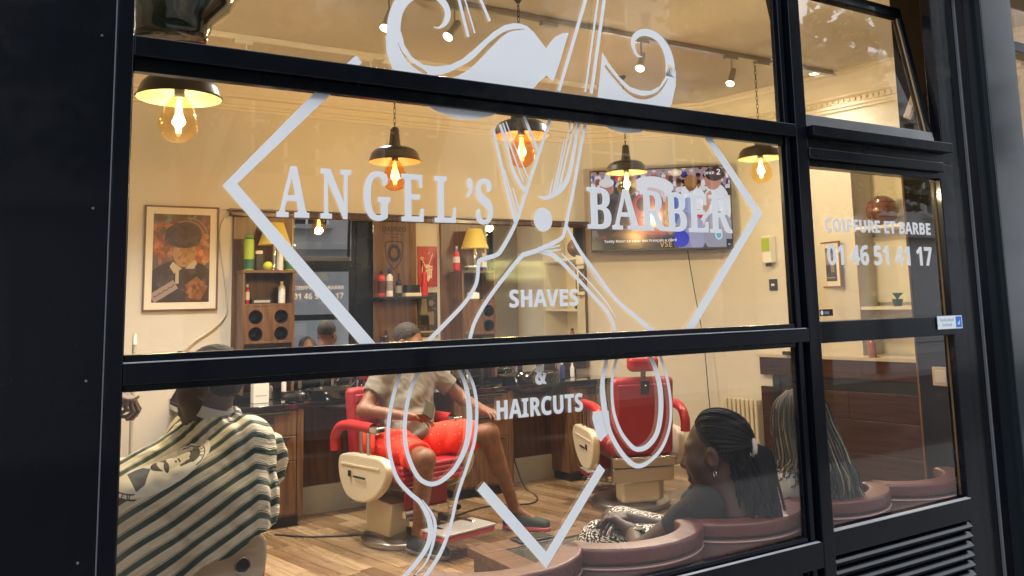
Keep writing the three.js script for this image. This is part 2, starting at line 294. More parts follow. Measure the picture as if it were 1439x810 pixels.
// panes
const ZG = -.040;
const pane = (name, x0, y0, x1, y1, z = ZG) => { const g = new THREE.PlaneGeometry(x1 - x0, y1 - y0); g.translate((x0 + x1) / 2, (y0 + y1) / 2, z); return part(name, g, M.glass, shop); };
const paneTop = pane('transom_pane',   .267, 2.112, 2.402, 2.87), paneMid = pane('window_pane', .267, 1.40, 2.402, 2.045), paneLow = pane('window_pane', .267, .695, 2.402, 1.335);
const paneR = pane('side_pane', 2.51, 1.405, 3.345, 1.972, -.045), paneRL = pane('side_pane', 2.51, .70, 3.345, 1.34, -.045);
// open hopper transom: hinged at the ledge, its top leaning into the room
{
  const s = new THREE.Group(); s.name = 'hopper_sash'; s.position.set(0, 2.118, -.034); s.rotation.x = -.17; shop.add(s);
  const st = (g, m = M.paint) => { const q = new THREE.Mesh(merge(g), m); q.castShadow = q.receiveShadow = true; return q; };
  const add = (n, g, m) => { const q = st(g, m); q.name = n; s.add(q); return q; };
  add('sash_rail', [box(2.508, 0, -.035, 3.345, .052, .0, .004)], phy({ color: L(.17, .17, .175), roughness: .3, metalness: .3, clearcoat: .8, clearcoatRoughness: .06, roughnessMap: smudgeR }));  // lower rail coloured paler than the sash to paint in reflected sky
  add('sash_rail', [box(2.508, .575, -.035, 3.345, .625, 0, .006)]);
  add('sash_stile', [box(2.508, .0525, -.035, 2.53, .5745, 0, .004)]); add('sash_stile', [box(3.312, .0525, -.035, 3.345, .5745, 0, .004)]);
  add('sash_bead', [box(3.306, .053, -.012, 3.3115, .574, -.006, .001)], std({ color: L(.22, .16, .09), roughness: .5 }));
  const gl = new THREE.PlaneGeometry(.79, .53); gl.translate(2.915, .315, -.018); add('sash_pane', [gl], M.glass);
}
// ---------- vinyl lettering and drawing on the panes ----------
const ZV = -.034; let vz = 0;
const cr = (pts, k) => { // Catmull-Rom through [x, y, w]
  const out = []; for (let i = 0; i + 1 < pts.length; i++) { const a = pts[Math.max(0, i - 1)], b = pts[i], c = pts[i + 1], d = pts[Math.min(pts.length - 1, i + 2)]; for (let j = 0; j < k; j++) { const t = j / k, q = []; for (let m = 0; m < 3; m++) q.push(.5 * (2 * b[m] + (c[m] - a[m]) * t + (2 * a[m] - 5 * b[m] + 4 * c[m] - d[m]) * t * t + (3 * b[m] - a[m] - 3 * c[m] + d[m]) * t * t * t)); out.push(q); } } out.push(pts[pts.length - 1]); return out;
};
const outline = (pts) => { const c = pts.length > 2 ? cr(pts, 8) : pts, l = [], r = []; c.forEach((p, i) => { const a = c[Math.max(0, i - 1)], b = c[Math.min(c.length - 1, i + 1)], d = Math.hypot(b[0] - a[0], b[1] - a[1]) || 1, nx = -(b[1] - a[1]) / d * p[2] / 2, ny = (b[0] - a[0]) / d * p[2] / 2; l.push([p[0] + nx, p[1] + ny]); r.push([p[0] - nx, p[1] - ny]); }); return l.concat(r.reverse()); };
const vgeo = { t: [], m: [], l: [], r: [] }, vwhich = (y) => (y > 2.11 ? 't' : y > 1.40 ? 'm' : 'l');
function clipY(pts, lo, hi) { // keep a polygon between two heights
  const cut = (p, in_, at) => { const o = []; p.forEach((a, i) => { const b = p[(i + 1) % p.length]; if (in_(a)) o.push(a); if (in_(a) !== in_(b)) { const t = (at - a[1]) / (b[1] - a[1]); o.push([a[0] + (b[0] - a[0]) * t, at]); } }); return o; };
  let p = cut(pts, (a) => a[1] > lo, lo); p = cut(p, (a) => a[1] < hi, hi); return p;
}
const BANDS = { t: [2.114, 2.86], m: [1.402, 2.043], l: [.697, 1.334] };
function addShape(pts, holes = []) {
  for (const k of 'tml') {
    const p = clipY(pts, ...BANDS[k]); if (p.length < 3) continue;
    const s = new THREE.Shape(p.map((q) => new THREE.Vector2(...q)));
    for (const h of holes) { const c = clipY(h, BANDS[k][0] + .0012, BANDS[k][1] - .001); if (c.length > 2) s.holes.push(new THREE.Path(c.map((q) => new THREE.Vector2(...q)))); }
    const g = new THREE.ShapeGeometry(s); g.translate(0, 0, ZV + (vz++ % 12) * .0002); vgeo[k].push(g);
  }
}
const vinylStroke = (pts) => addShape(outline(pts)), vinylShape = (pts, holes = []) => addShape(pts, holes.map(outline));
vinylStroke([[1.025,2.258,.0021],[1.045,2.260,.0063],[1.063,2.278,.0149],[1.070,2.304,.0193],[1.059,2.331,.0214],[1.033,2.349,.0234],[1.000,2.353,.0273],[.963,2.341,.0311],[.932,2.315,.0348],[.913,2.276,.0365],[.906,2.226,.0402],[.914,2.186,.0402]]);
vinylStroke([[1.770,2.275,.0027],[1.749,2.279,.0106],[1.736,2.303,.0158],[1.737,2.327,.0185],[1.759,2.349,.0213],[1.792,2.359,.0242],[1.834,2.353,.0272],[1.869,2.325,.0329],[1.888,2.279,.0385],[1.888,2.224,.0411]]);
vinylStroke([[1.102,2.365,.0098],[1.134,2.246,.0098]]);
vinylStroke([[1.122,2.363,.0055],[1.155,2.260,.0055]]);
vinylStroke([[1.169,2.377,.0100],[1.205,2.303,.0101]]);
vinylStroke([[1.558,2.446,.0126],[1.439,2.125,.0119]]);
vinylStroke([[1.603,2.454,.0082],[1.537,2.132,.0079]]);
vinylStroke([[1.628,2.459,.0129],[1.560,2.130,.0124]]);
vinylStroke([[1.207,1.990,.0109],[1.233,1.888,.0109],[1.252,1.810,.0109],[1.276,1.726,.0109]]);
vinylStroke([[1.231,2.004,.0099],[1.249,1.954,.0099],[1.270,1.878,.0111],[1.293,1.838,.0133],[1.314,1.819,.0156]]);
vinylStroke([[1.241,2.009,.0058],[1.272,1.925,.0058],[1.305,1.843,.0058]]);
vinylStroke([[1.251,2.014,.0044],[1.288,1.926,.0045],[1.325,1.850,.0054]]);
vinylStroke([[1.311,2.043,.0104],[1.360,1.936,.0105]]);
vinylStroke([[1.408,2.042,.0108],[1.362,1.930,.0110],[1.316,1.817,.0112],[1.276,1.722,.0120],[1.232,1.653,.0129],[1.210,1.633,.0127],[1.163,1.620,.0125],[1.154,1.607,.0114],[1.151,1.574,.0114],[1.141,1.545,.0113],[1.108,1.502,.0112],[1.050,1.450,.0119],[1.003,1.410,.0116]]);
vinylStroke([[1.244,1.876,.0044],[1.283,1.740,.0057]]);
vinylStroke([[1.271,1.825,.0044],[1.291,1.757,.0057]]);
vinylStroke([[1.302,1.804,.0033],[1.299,1.783,.0066]]);
vinylStroke([[1.512,2.043,.0109],[1.495,1.976,.0120],[1.469,1.880,.0153],[1.452,1.846,.0164],[1.429,1.823,.0162],[1.400,1.807,.0138],[1.379,1.801,.0114],[1.357,1.805,.0034]]);
vinylStroke([[1.499,2.043,.0063],[1.464,1.940,.0066],[1.430,1.831,.0081]]);
vinylStroke([[1.481,2.047,.0038],[1.454,1.949,.0047],[1.418,1.824,.0069]]);
vinylStroke([[1.452,1.977,.0038],[1.434,1.905,.0051],[1.408,1.820,.0069]]);
vinylStroke([[1.407,1.856,.0028],[1.394,1.813,.0069]]);
vinylStroke([[1.535,2.043,.0112],[1.517,1.976,.0116],[1.483,1.840,.0118],[1.451,1.727,.0116],[1.443,1.702,.0115],[1.428,1.682,.0114],[1.355,1.651,.0134],[1.312,1.638,.0132],[1.290,1.628,.0131],[1.229,1.566,.0117],[1.176,1.506,.0114],[1.139,1.452,.0112],[1.122,1.405,.0111]]);
vinylStroke([[1.452,1.721,.0093],[1.494,1.653,.0117],[1.550,1.588,.0118],[1.623,1.507,.0120],[1.695,1.454,.0134],[1.771,1.402,.0149]]);
vinylStroke([[1.506,1.627,.0023],[1.551,1.573,.0047],[1.597,1.522,.0024]]);
vinylStroke([[1.353,1.646,.0067],[1.377,1.641,.0112],[1.414,1.629,.0136],[1.476,1.577,.0115],[1.541,1.517,.0117],[1.586,1.475,.0118],[1.611,1.437,.0119],[1.619,1.401,.0119]]);
vinylStroke([[1.432,1.641,.0046],[1.532,1.554,.0051],[1.590,1.497,.0052],[1.624,1.450,.0024]]);
vinylStroke([[1.360,1.649,.0067],[1.428,1.664,.0037]]);
vinylStroke([[1.370,1.645,.0067],[1.430,1.652,.0037]]);
vinylStroke([[.922,1.335,.0094],[.903,1.284,.0102],[.890,1.229,.0101],[.886,1.182,.0100],[.889,1.141,.0100],[.898,1.102,.0100],[.914,1.066,.0100],[.944,1.032,.0101],[.974,1.004,.0111],[.996,.963,.0140],[1.001,.928,.0149],[.991,.896,.0139],[.965,.866,.0128],[.924,.831,.0125]]);
vinylStroke([[.978,1.012,.0019],[1.008,.968,.0075],[1.014,.933,.0093],[1.003,.888,.0074],[.985,.856,.0055],[.957,.834,.0018]]);
vinylStroke([[.973,1.333,.0105],[.950,1.292,.0113],[.936,1.240,.0112],[.931,1.191,.0111],[.935,1.143,.0111],[.949,1.101,.0111],[.965,1.072,.0112],[.983,1.055,.0112],[1.009,1.046,.0113],[1.040,1.054,.0124],[1.075,1.080,.0135],[1.106,1.129,.0157],[1.117,1.181,.0178],[1.117,1.236,.0159],[1.107,1.291,.0120],[1.083,1.338,.0099]]);
vinylStroke([[1.105,1.337,.0080],[1.130,1.290,.0092],[1.140,1.241,.0100],[1.139,1.186,.0100],[1.131,1.136,.0099],[1.110,1.081,.0098],[1.080,1.011,.0096],[1.063,.953,.0095],[1.050,.917,.0104],[1.025,.870,.0112],[.984,.824,.0110]]);
vinylStroke([[1.585,1.336,.0117],[1.565,1.272,.0162],[1.565,1.212,.0207],[1.580,1.134,.0161],[1.610,1.077,.0150],[1.648,1.034,.0151],[1.684,1.013,.0141],[1.727,1.020,.0119],[1.780,1.054,.0121],[1.815,1.112,.0111],[1.825,1.182,.0112],[1.814,1.264,.0112],[1.790,1.334,.0100]]);
vinylStroke([[1.621,1.334,.0095],[1.600,1.269,.0105],[1.600,1.187,.0111],[1.623,1.121,.0116],[1.663,1.073,.0129],[1.693,1.060,.0142],[1.730,1.069,.0168],[1.765,1.102,.0182],[1.783,1.162,.0196],[1.784,1.233,.0197],[1.768,1.295,.0173],[1.745,1.337,.0123]]);
vinylShape([[.882,2.212],[.885,2.164],[.900,2.125],[.940,2.072],[.986,2.044],[1.029,2.023],[1.090,2.008],[1.146,2.009],[1.203,2.026],[1.256,2.050],[1.325,2.099],[1.363,2.138],[1.395,2.167],[1.419,2.150],[1.445,2.213],[1.481,2.310],[1.459,2.306],[1.432,2.291],[1.413,2.270],[1.397,2.249],[1.380,2.267],[1.356,2.292],[1.331,2.308],[1.306,2.312],[1.282,2.309],[1.252,2.298],[1.214,2.271],[1.161,2.221],[1.115,2.180],[1.074,2.157],[1.030,2.146],[.991,2.147],[.958,2.164],[.937,2.193],[.927,2.229]], [[[1.321,2.297,.0023],[1.262,2.280,.0068],[1.208,2.236,.0134],[1.149,2.176,.0152],[1.103,2.143,.0192],[1.058,2.122,.0147],[1.008,2.115,.0062]],[[.918,2.198,.0020],[.929,2.174,.0040],[.953,2.148,.0081],[.983,2.132,.0103],[1.004,2.123,.0062]]]);
vinylShape([[1.609,2.269],[1.632,2.238],[1.673,2.197],[1.714,2.170],[1.758,2.163],[1.802,2.167],[1.840,2.187],[1.866,2.221],[1.884,2.267],[1.914,2.246],[1.910,2.198],[1.889,2.134],[1.843,2.079],[1.790,2.043],[1.742,2.025],[1.684,2.017],[1.631,2.025],[1.571,2.049],[1.587,2.131],[1.600,2.207]], [[[1.618,2.227,.0089],[1.645,2.201,.0102],[1.699,2.157,.0103],[1.748,2.141,.0131],[1.792,2.146,.0106],[1.832,2.165,.0081],[1.862,2.197,.0054],[1.875,2.215,.0027]]]);
vinylShape([[1.526,1.183],[1.584,1.182],[1.589,1.119],[1.567,1.109],[1.551,1.096],[1.536,1.118],[1.523,1.165]]);
vinylShape([[1.138,1.014],[1.160,1.033],[1.351,.824],[1.543,1.035],[1.563,1.015],[1.350,.781]]);
vinylShape([[.470,1.788],[.701,2.048],[.800,2.147],[.817,2.130],[.744,2.048],[.504,1.794],[.852,1.408],[.856,1.404],[.814,1.402],[.810,1.407]]);
vinylShape([[2.012,2.048],[2.009,2.055],[2.042,2.057],[2.051,2.046],[2.284,1.788],[1.934,1.403],[1.895,1.404],[2.240,1.786]]);
{ const e = []; for (let i = 0; i < 40; i++) e.push([1.3695 + .0325 * Math.cos(i / 20 * Math.PI), 1.737 + .0345 * Math.sin(i / 20 * Math.PI)]); addShape(e); }
const loader = new FontLoader(), fontSans = await loader.loadAsync('fonts/droid/droid_sans_bold.typeface.json'), fontSerif = await loader.loadAsync('fonts/droid/droid_serif_bold.typeface.json');
function word(font, text, x0, x1, y, cap, z, key, bold = font === fontSerif ? .016 : .02) { // a word set between x0 and x1 with that cap height
  const shapes = font.generateShapes(text, 1), g = bold ? new THREE.ExtrudeGeometry(shapes, { depth: .002, bevelEnabled: true, bevelThickness: .001, bevelSize: bold, bevelSegments: 1, curveSegments: 8 }) : new THREE.ShapeGeometry(shapes, 8); g.computeBoundingBox(); const b = g.boundingBox;
  const hh = font === fontSans ? new THREE.ShapeGeometry(font.generateShapes('H', 1)) : new THREE.ShapeGeometry(font.generateShapes('E', 1)); hh.computeBoundingBox();
  g.translate(-b.min.x, 0, 0); g.scale((x1 - x0) / (b.max.x - b.min.x), cap / hh.boundingBox.max.y, 1); g.scale(1, 1, .2); g.translate(x0, y, z);
  if (key) vgeo[key].push(g); return g;
}
word(fontSerif, 'A N G E L \u2019S', .598, 1.204, 1.7205, .122, ZV, 'm'); word(fontSerif, 'BARBER', 1.53, 2.134, 1.7175, .122, ZV, 'm');
word(fontSans, 'SHAVES', 1.251, 1.487, 1.489, .047, ZV, 'm'); word(fontSans, '&', 1.33, 1.369, 1.274, .050, ZV, 'l'); word(fontSans, 'HAIRCUTS', 1.203, 1.492, 1.189, .049, ZV, 'l');
word(fontSans, 'COIFFURE ET BARBE', 2.619, 3.272, 1.738, .046, -.0425, 'r'); word(fontSans, '01 46 51 41 17', 2.621, 3.268, 1.6145, .072, -.0425, 'r');
for (const [k, p, n] of [['t', paneTop, 'vinyl_drawing'], ['m', paneMid, 'vinyl_lettering'], ['l', paneLow, 'vinyl_lettering'], ['r', paneR, 'vinyl_lettering']]) part(n, vgeo[k], M.vinyl, p);
{ // stickers
  const t1 = canv(128, 48, (g, w, h) => { g.fillStyle = '#0c0c0c'; g.fillRect(0, 0, w, h); g.fillStyle = '#eee'; g.beginPath(); g.ellipse(24, 24, 13, 17, 0, 0, 7); g.fill(); g.fillStyle = '#0c0c0c'; g.font = 'bold 18px sans-serif'; g.fillStyle = '#bbb'; g.font = 'bold 34px sans-serif'; g.fillText('mc', 46, 35); });
  const s1 = new THREE.PlaneGeometry(.074, .024); s1.translate(2.594, 1.4415, -.0425); part('sticker', s1, std({ map: t1, roughness: .5 }), paneR);
  const t2 = canv(256, 80, (g, w, h) => { g.fillStyle = '#dfe6ee'; g.fillRect(0, 0, w, h); g.fillStyle = '#9aa6b4'; g.font = 'bold 24px sans-serif'; for (const [y, x0, n] of [[20, 28, 13], [50, 48, 9]]) for (let i = 0; i < n; i++) g.fillRect(x0 + i * 11, y - (i % 4 ? 0 : 6), 7, 14 + (i % 4 ? 0 : 6)); g.fillStyle = '#2a6fd0'; g.fillRect(188, 6, 62, 68); g.fillStyle = '#cfe2fa'; g.beginPath(); g.moveTo(204, 50); g.lineTo(236, 26); g.lineTo(224, 60); g.fill(); });
  const s2 = box(-.078, -.0255, 0, .078, .0255, .002, 0), uv = s2.attributes.uv; for (let i = 0; i < uv.count; i++) uv.setXY(i, (uv.getX(i) + .078) / .156, (uv.getY(i) + .0255) / .051);
  const m = part('sticker', s2, std({ map: t2, roughness: .4 }), shop); m.position.set(3.274, 1.387, .004); m.rotation.y = -.04;
}
// neighbouring window of the same front, to the right of the pilaster
{
  const w = thing('second_window', 'dark framed second shop window at the right edge beyond the pilaster', 'window', [3.945, 0, 0]);
  const q = (n, g, m = M.paint) => part(n, g, m, w);
  q('frame', [box(0, -.1, -.1, .012, 3.19, -.01, .002), box(1.98, -.1, -.1, 2.05, 3.19, 0, .003)]);
  q('rail', [box(.0125, 2.066, -.1, 1.979, 2.112, 0, .003)]); q('rail', [box(.0125, 1.345, -.1, 1.979, 1.405, 0, .003)]); q('rail', [box(.0125, 2.86, -.1, 1.979, 3.19, 0, .003)]); q('kick_panel', [box(.0125, -.1, -.1, 1.979, .70, -.01, .003)]);
  q('rail', [box(.0125, 2.60, -.09, 1.979, 2.65, -.01, .003)]);
  for (const [a, b] of [[.70, 1.345], [1.405, 2.066], [2.112, 2.86]]) { const g = new THREE.PlaneGeometry(1.967, b - a); g.translate(.996, (a + b) / 2, -.045); q('pane', g, M.glass); }
}

// ================= LAMPS =================
const warm = L(1, .95, .85);
function pendant(pos, label, k) {
  const t = thing('pendant_lamp', label, 'pendant lamp', pos, rr(0, 6), 'industrial pendant lamps');
  const prof = [[.030, .088], [.06, .086], [.10, .077], [.130, .064], [.146, .048], [.152, .034], [.162, .002], [.170, -.006]];
  part('lamp_shade', lathe([...prof.slice().reverse(), ...prof.map(([r, y]) => [r - .003, y + .003])].map(([r, y]) => [r, y]), 48), M.bronze, t).material.side = THREE.DoubleSide;
  part('shade_lining', lathe(prof.map(([r, y]) => [r - .0045, y - .004]), 48), k === 2 ? std({ color: L(.075, .026, .004), roughness: .6, side: THREE.DoubleSide }) : k === 1 ? std({ color: L(.075, .036, .008), roughness: .6, side: THREE.DoubleSide }) : std({ color: L(.085, .062, .02), roughness: .6, side: THREE.DoubleSide }), t);
  if (k === 2) part('neck', [lathe([[.0, .165], [.05, .162], [.058, .15], [.058, .118], [.052, .112], [.062, .104], [.064, .088], [.03, .082]], 32)], M.bronze, t);
  else {
    part('neck', lathe([[0, .215], [.022, .213], [.027, .20], [.036, .11], [.040, .085], [.03, .078]], 28), M.bronze, t);
    const br = []; for (const s of [-1, 1]) br.push(tube([[s * .022, .205, 0], [s * .045, .195, 0], [s * .055, .13, 0], [s * .066, .079, 0]], .0045, 24, 6)); br.push(rod(V(-.03, .207, 0), V(.03, .207, 0), .005)); part('bracket', br, M.bronze, t);
  }
  const top = k === 2 ? .16 : .21, links = [], n = Math.ceil((H - pos[1] - top) / .034);
  for (let i = 0; i < n; i++) { const g = new THREE.TorusGeometry(.0105, .0023, 6, 12); g.scale(.75, 1.75, 1); if (i % 2) g.rotateY(Math.PI / 2); g.rotateZ(rr(-.08, .08)); g.translate(0, top + .016 + i * .0325, 0); links.push(g); }
  part('chain', links, k === 2 ? M.black : M.bronze, t);
  part('ceiling_hook', [rod(V(0, H - pos[1] - .03, 0), V(0, H - pos[1] - .001, 0), .012, .03)], M.bronze, t);
  part('socket', rod(V(0, -.006, 0), V(0, .075, 0), .021, .021, 16), M.black, t);
  // pear-shaped amber bulb with a bundle of glowing filaments and its lamp inside
  part('bulb', lathe([[.0, -.196], [.025, -.193], [.052, -.180], [.073, -.154], [.080, -.124], [.075, -.092], [.056, -.048], [.034, -.014], [.022, .006]], 44), phy({ color: k === 2 || k === 1 ? L(1, .60, .20)   : L(1, .84, .50), transmission: 1, roughness: .02, thickness: 0, ior: 1.5, side: THREE.DoubleSide }), t);
  const fil = []; for (let i = 0; i < 7; i++) { const a = i / 7 * 6.283, r = .011, p = []; for (let j = 0; j <= 6; j++) p.push([Math.cos(a + j * .22) * r * (.6 + .4 * Math.sin(j / 6 * 3.14)), -.018 - .135 * j / 6, Math.sin(a + j * .22) * r * (.6 + .4 * Math.sin(j / 6 * 3.14))]); fil.push(tube(p, .0038, 20, 6)); }
  part('filament', fil, std({ color: 0x000000, emissive: k === 2 || k === 1 ? L(1, .62, .18) : L(1, .78, .36), emissiveIntensity: 14 }), t);
  const l = new THREE.PointLight(warm, k === 1 || k === 2 ? 3.0 : k ? 2.6 : 4.2, 0, 2); l.position.set(0, -.145, 0); l.castShadow = true; l.shadow.radius = 2; t.add(l);
  return t;
}
pendant([.66, 2.375, -1.63], 'large bronze pendant with pear-shaped amber bulb, nearest the left jamb', 0);
pendant([2.21, 2.42, -2.95], 'bronze pendant with orange bulb hanging before the wood wall, above the lettering left half', 1);
pendant([2.64, 2.475, -2.12], 'dark domed pendant with glowing orange lining and short ribbed neck, middle of the row', 2);
pendant([4.33, 2.52, -3.22], 'bronze pendant on a thin cable in front of the television screen', 3);
pendant([4.91, 2.54, -2.36], 'bronze pendant hanging on a long chain beside the window mullion', 4);

function track(x0, x1, z, mat, name, label, slots) {
  const t = thing(name, label, 'track', [x0, H, z], 0);
  part('rail', box(0, -.034, -.017, x1 - x0, -.001, .017, .003), mat, t);
  part('end_cap', box(-.012, -.036, -.018, -.0002, -.001, .018, .002), mat, t); part('end_cap', box(x1 - x0 + .0002, -.036, -.018, x1 - x0 + .012, -.001, .018, .002), mat, t);
  for (const x of slots) part('feed_box', box(x - x0 - .06, -.058, -.02, x - x0 + .06, -.0345, .02, .003), mat, t);
}
track(1.7, 6.0, -2.325, M.steel, 'ceiling_track', 'dark grey ceiling track carrying the bronze spotlights', [2.32, 3.0, 3.76, 4.62, 4.95]);
track(.2, 4.3, -3.56, M.white, 'ceiling_track', 'white ceiling track running along the back wall', [.9, 1.4, 2.25, 2.45]);
function spot(pos, dir, label, power, dark = true) {
  const t = thing('spotlight', label, 'spotlight', pos, 0, 'ceiling track spotlights'), m = dark ? M.steel : M.white;
  part('stem', rod(V(0, -.16, 0), V(0, -.037, 0), .006, .006, 8), m, t);
  const d = V(...dir).normalize(), a = V(0, -.17, 0).addScaledVector(d, -.05), b = a.clone().addScaledVector(d, .125), e = b.clone().addScaledVector(d, .018);
  part('lamp_body', [rod(a, b, .021, .024, 18)], m, t);
  part('collar', [rod(b.clone().addScaledVector(d, .0005), e, .025, .034, 20)], M.chrome, t);
  const f = new THREE.CircleGeometry(.030, 24); f.lookAt(d); f.translate(e.x + d.x * .001, e.y + d.y * .001, e.z + d.z * .001);
  part('lamp_glass', f, std({ color: 0x111111, emissive: L(1, .86, .62), emissiveIntensity: 7 }), t);
  const l = new THREE.SpotLight(L(1, .93, .84), power, 0, 1.0, 1, 2), o = e.clone().addScaledVector(d, .012); l.position.copy(o); l.target.position.copy(o.clone().addScaledVector(d, 2)); l.castShadow = true; l.shadow.radius = 2; t.add(l, l.target);
  return t;
}
const SP = 14;
spot([1.90, H, -2.325], [-.35, -.8, .25], 'bronze track spotlight at the top edge left of the moustache curl', SP);
spot([2.32, H, -2.325], [-.6, -.75, .2], 'bronze track spotlight inside the left moustache curl', SP);
spot([3.76, H, -2.325], [-.45, -.8, .3], 'bronze track spotlight inside the right moustache curl', SP);
spot([4.625, H, -2.325], [-.5, -.8, .2], 'bronze track spotlight left of the long lamp chain', SP);
for (const [x, dx, w] of [[.93, .1, 'leftmost'], [1.42, -.1, 'second'], [2.3, .1, 'third'], [3.4, .2, 'fourth']]) spot([x, H, -3.56], [dx, -.9, .10], w + ' white spotlight on the back wall track, unseen behind the top rail, lighting the back of the room', SP * 1.35, false);  // lamp heads out of view, placed to light the back of the room
{ // recessed downlight
  const t = thing('ceiling_downlight', 'round recessed downlight shining in the ceiling behind the open transom', 'downlight', [5.683, H - .001, -2.43]);
  part('trim_ring', new THREE.TorusGeometry(.045, .007, 8, 28).rotateX(Math.PI / 2), M.white, t);
  part('lamp_glass', new THREE.CircleGeometry(.040, 28).rotateX(Math.PI / 2).translate(0, -.003, 0), std({ color: 0x111111, emissive: L(1, .88, .66), emissiveIntensity: 9 }), t);
  const l = new THREE.SpotLight(L(1, .91, .77), 3.5, 0, 1.1, .7, 2); l.position.set(0, -.012, 0); l.target.position.set(.25, -2, .15); l.castShadow = true; t.add(l, l.target);
}

// ================= BACK WALL: panels, mirrors, shelves, posters =================
const BW = ZB;
{
  const w = thing('wall_panelling', 'walnut wood panels and dark top moulding across the back wall', 'wall panel', [0, 0, BW]);
  const pl = (x0, x1) => part('panel', box(x0, .88, .002, x1, 2.205, .028, .003), M.walnut, w);
  pl(1.62, 2.075); pl(2.74, 3.15); pl(3.385, 3.825); pl(4.885, 4.955);
  part('top_moulding', [box(1.59, 2.206, .002, 4.97, 2.245, .05, .006), box(1.575, 2.2452, .002, 4.972, 2.262, .075, .005)], M.walnutDark, w);
  part('light_strip', box(3.826, .9, .003, 3.838, 2.2, .03, .002), std({ color: L(.8, .78, .6), roughness: .5 }), w);
  part('light_strip', box(2.0755, .9, .003, 2.084, 2.2, .03, .002), std({ color: L(.8, .78, .6), roughness: .5 }), w);
  part('corner_strip', box(4.956, .0, .002, 4.968, 2.2, .014, .002), M.white, w);
  const logo = canv(256, 400, (g, W, h) => {
    g.clearRect(0, 0, W, h); g.fillStyle = 'rgba(16,9,4,.97)'; g.strokeStyle = 'rgba(16,9,4,.97)'; g.font = 'bold 46px serif'; g.textAlign = 'center'; g.fillText('QAINZO', 128, 48); g.fillRect(60, 66, 136, 3); g.fillRect(104, 88, 48, 4);
    g.lineWidth = 6; g.beginPath(); g.moveTo(60, 130); g.quadraticCurveTo(128, 108, 196, 130); g.quadraticCurveTo(204, 260, 128, 320); g.quadraticCurveTo(52, 260, 60, 130); g.stroke();
    g.beginPath(); for (let i = 0; i <= 40; i++) { const a = i / 40 * 6.283, r = 46 + (i % 2) * 11; g.lineTo(128 + Math.cos(a) * r, 205 + Math.sin(a) * r * 1.2); } g.fill();
    g.fillStyle = 'rgba(120,85,50,.9)'; g.beginPath(); g.ellipse(128, 205, 26, 38, 0, 0, 7); g.fill(); g.fillStyle = 'rgba(38,24,12,.95)'; g.beginPath(); g.ellipse(116, 196, 5, 4, 0, 0, 7); g.ellipse(140, 196, 5, 4, 0, 0, 7); g.fill(); g.beginPath(); g.moveTo(120, 216); g.lineTo(136, 216); g.lineTo(128, 230); g.fill(); g.fillRect(114, 234, 28, 4);
  });
  const lg = new THREE.PlaneGeometry(.30, .47); lg.translate(2.945, 1.945, .0295); part('logo_print', lg, std({ map: logo, transparent: true, roughness: .6 }), w);
}
function mirrorAt(x0, x1, y0, y1, turn, label) {
  const t = thing('wall_mirror', label, 'mirror', [(x0 + x1) / 2, (y0 + y1) / 2, BW + .028 + Math.abs(Math.sin(turn)) * (x1 - x0) / 2], turn); const W = (x1 - x0) / 2, h = (y1 - y0) / 2;
  part('mirror_glass', box(-W, -h, -.004, W, h, .004, .0015), M.mirror, t); part('mirror_backing', box(-W + .003, -h + .003, -.012, W - .003, h - .003, -.0045, 0), M.black, t); return t;
}
mirrorAt(2.09, 2.735, .88, 2.2, -.095, 'tall mirror between the wood panels, left of the shield logo panel');
mirrorAt(3.845, 4.88,   .88, 2.2, -.05, 'wide mirror behind the word shaves, right end of the back wall');

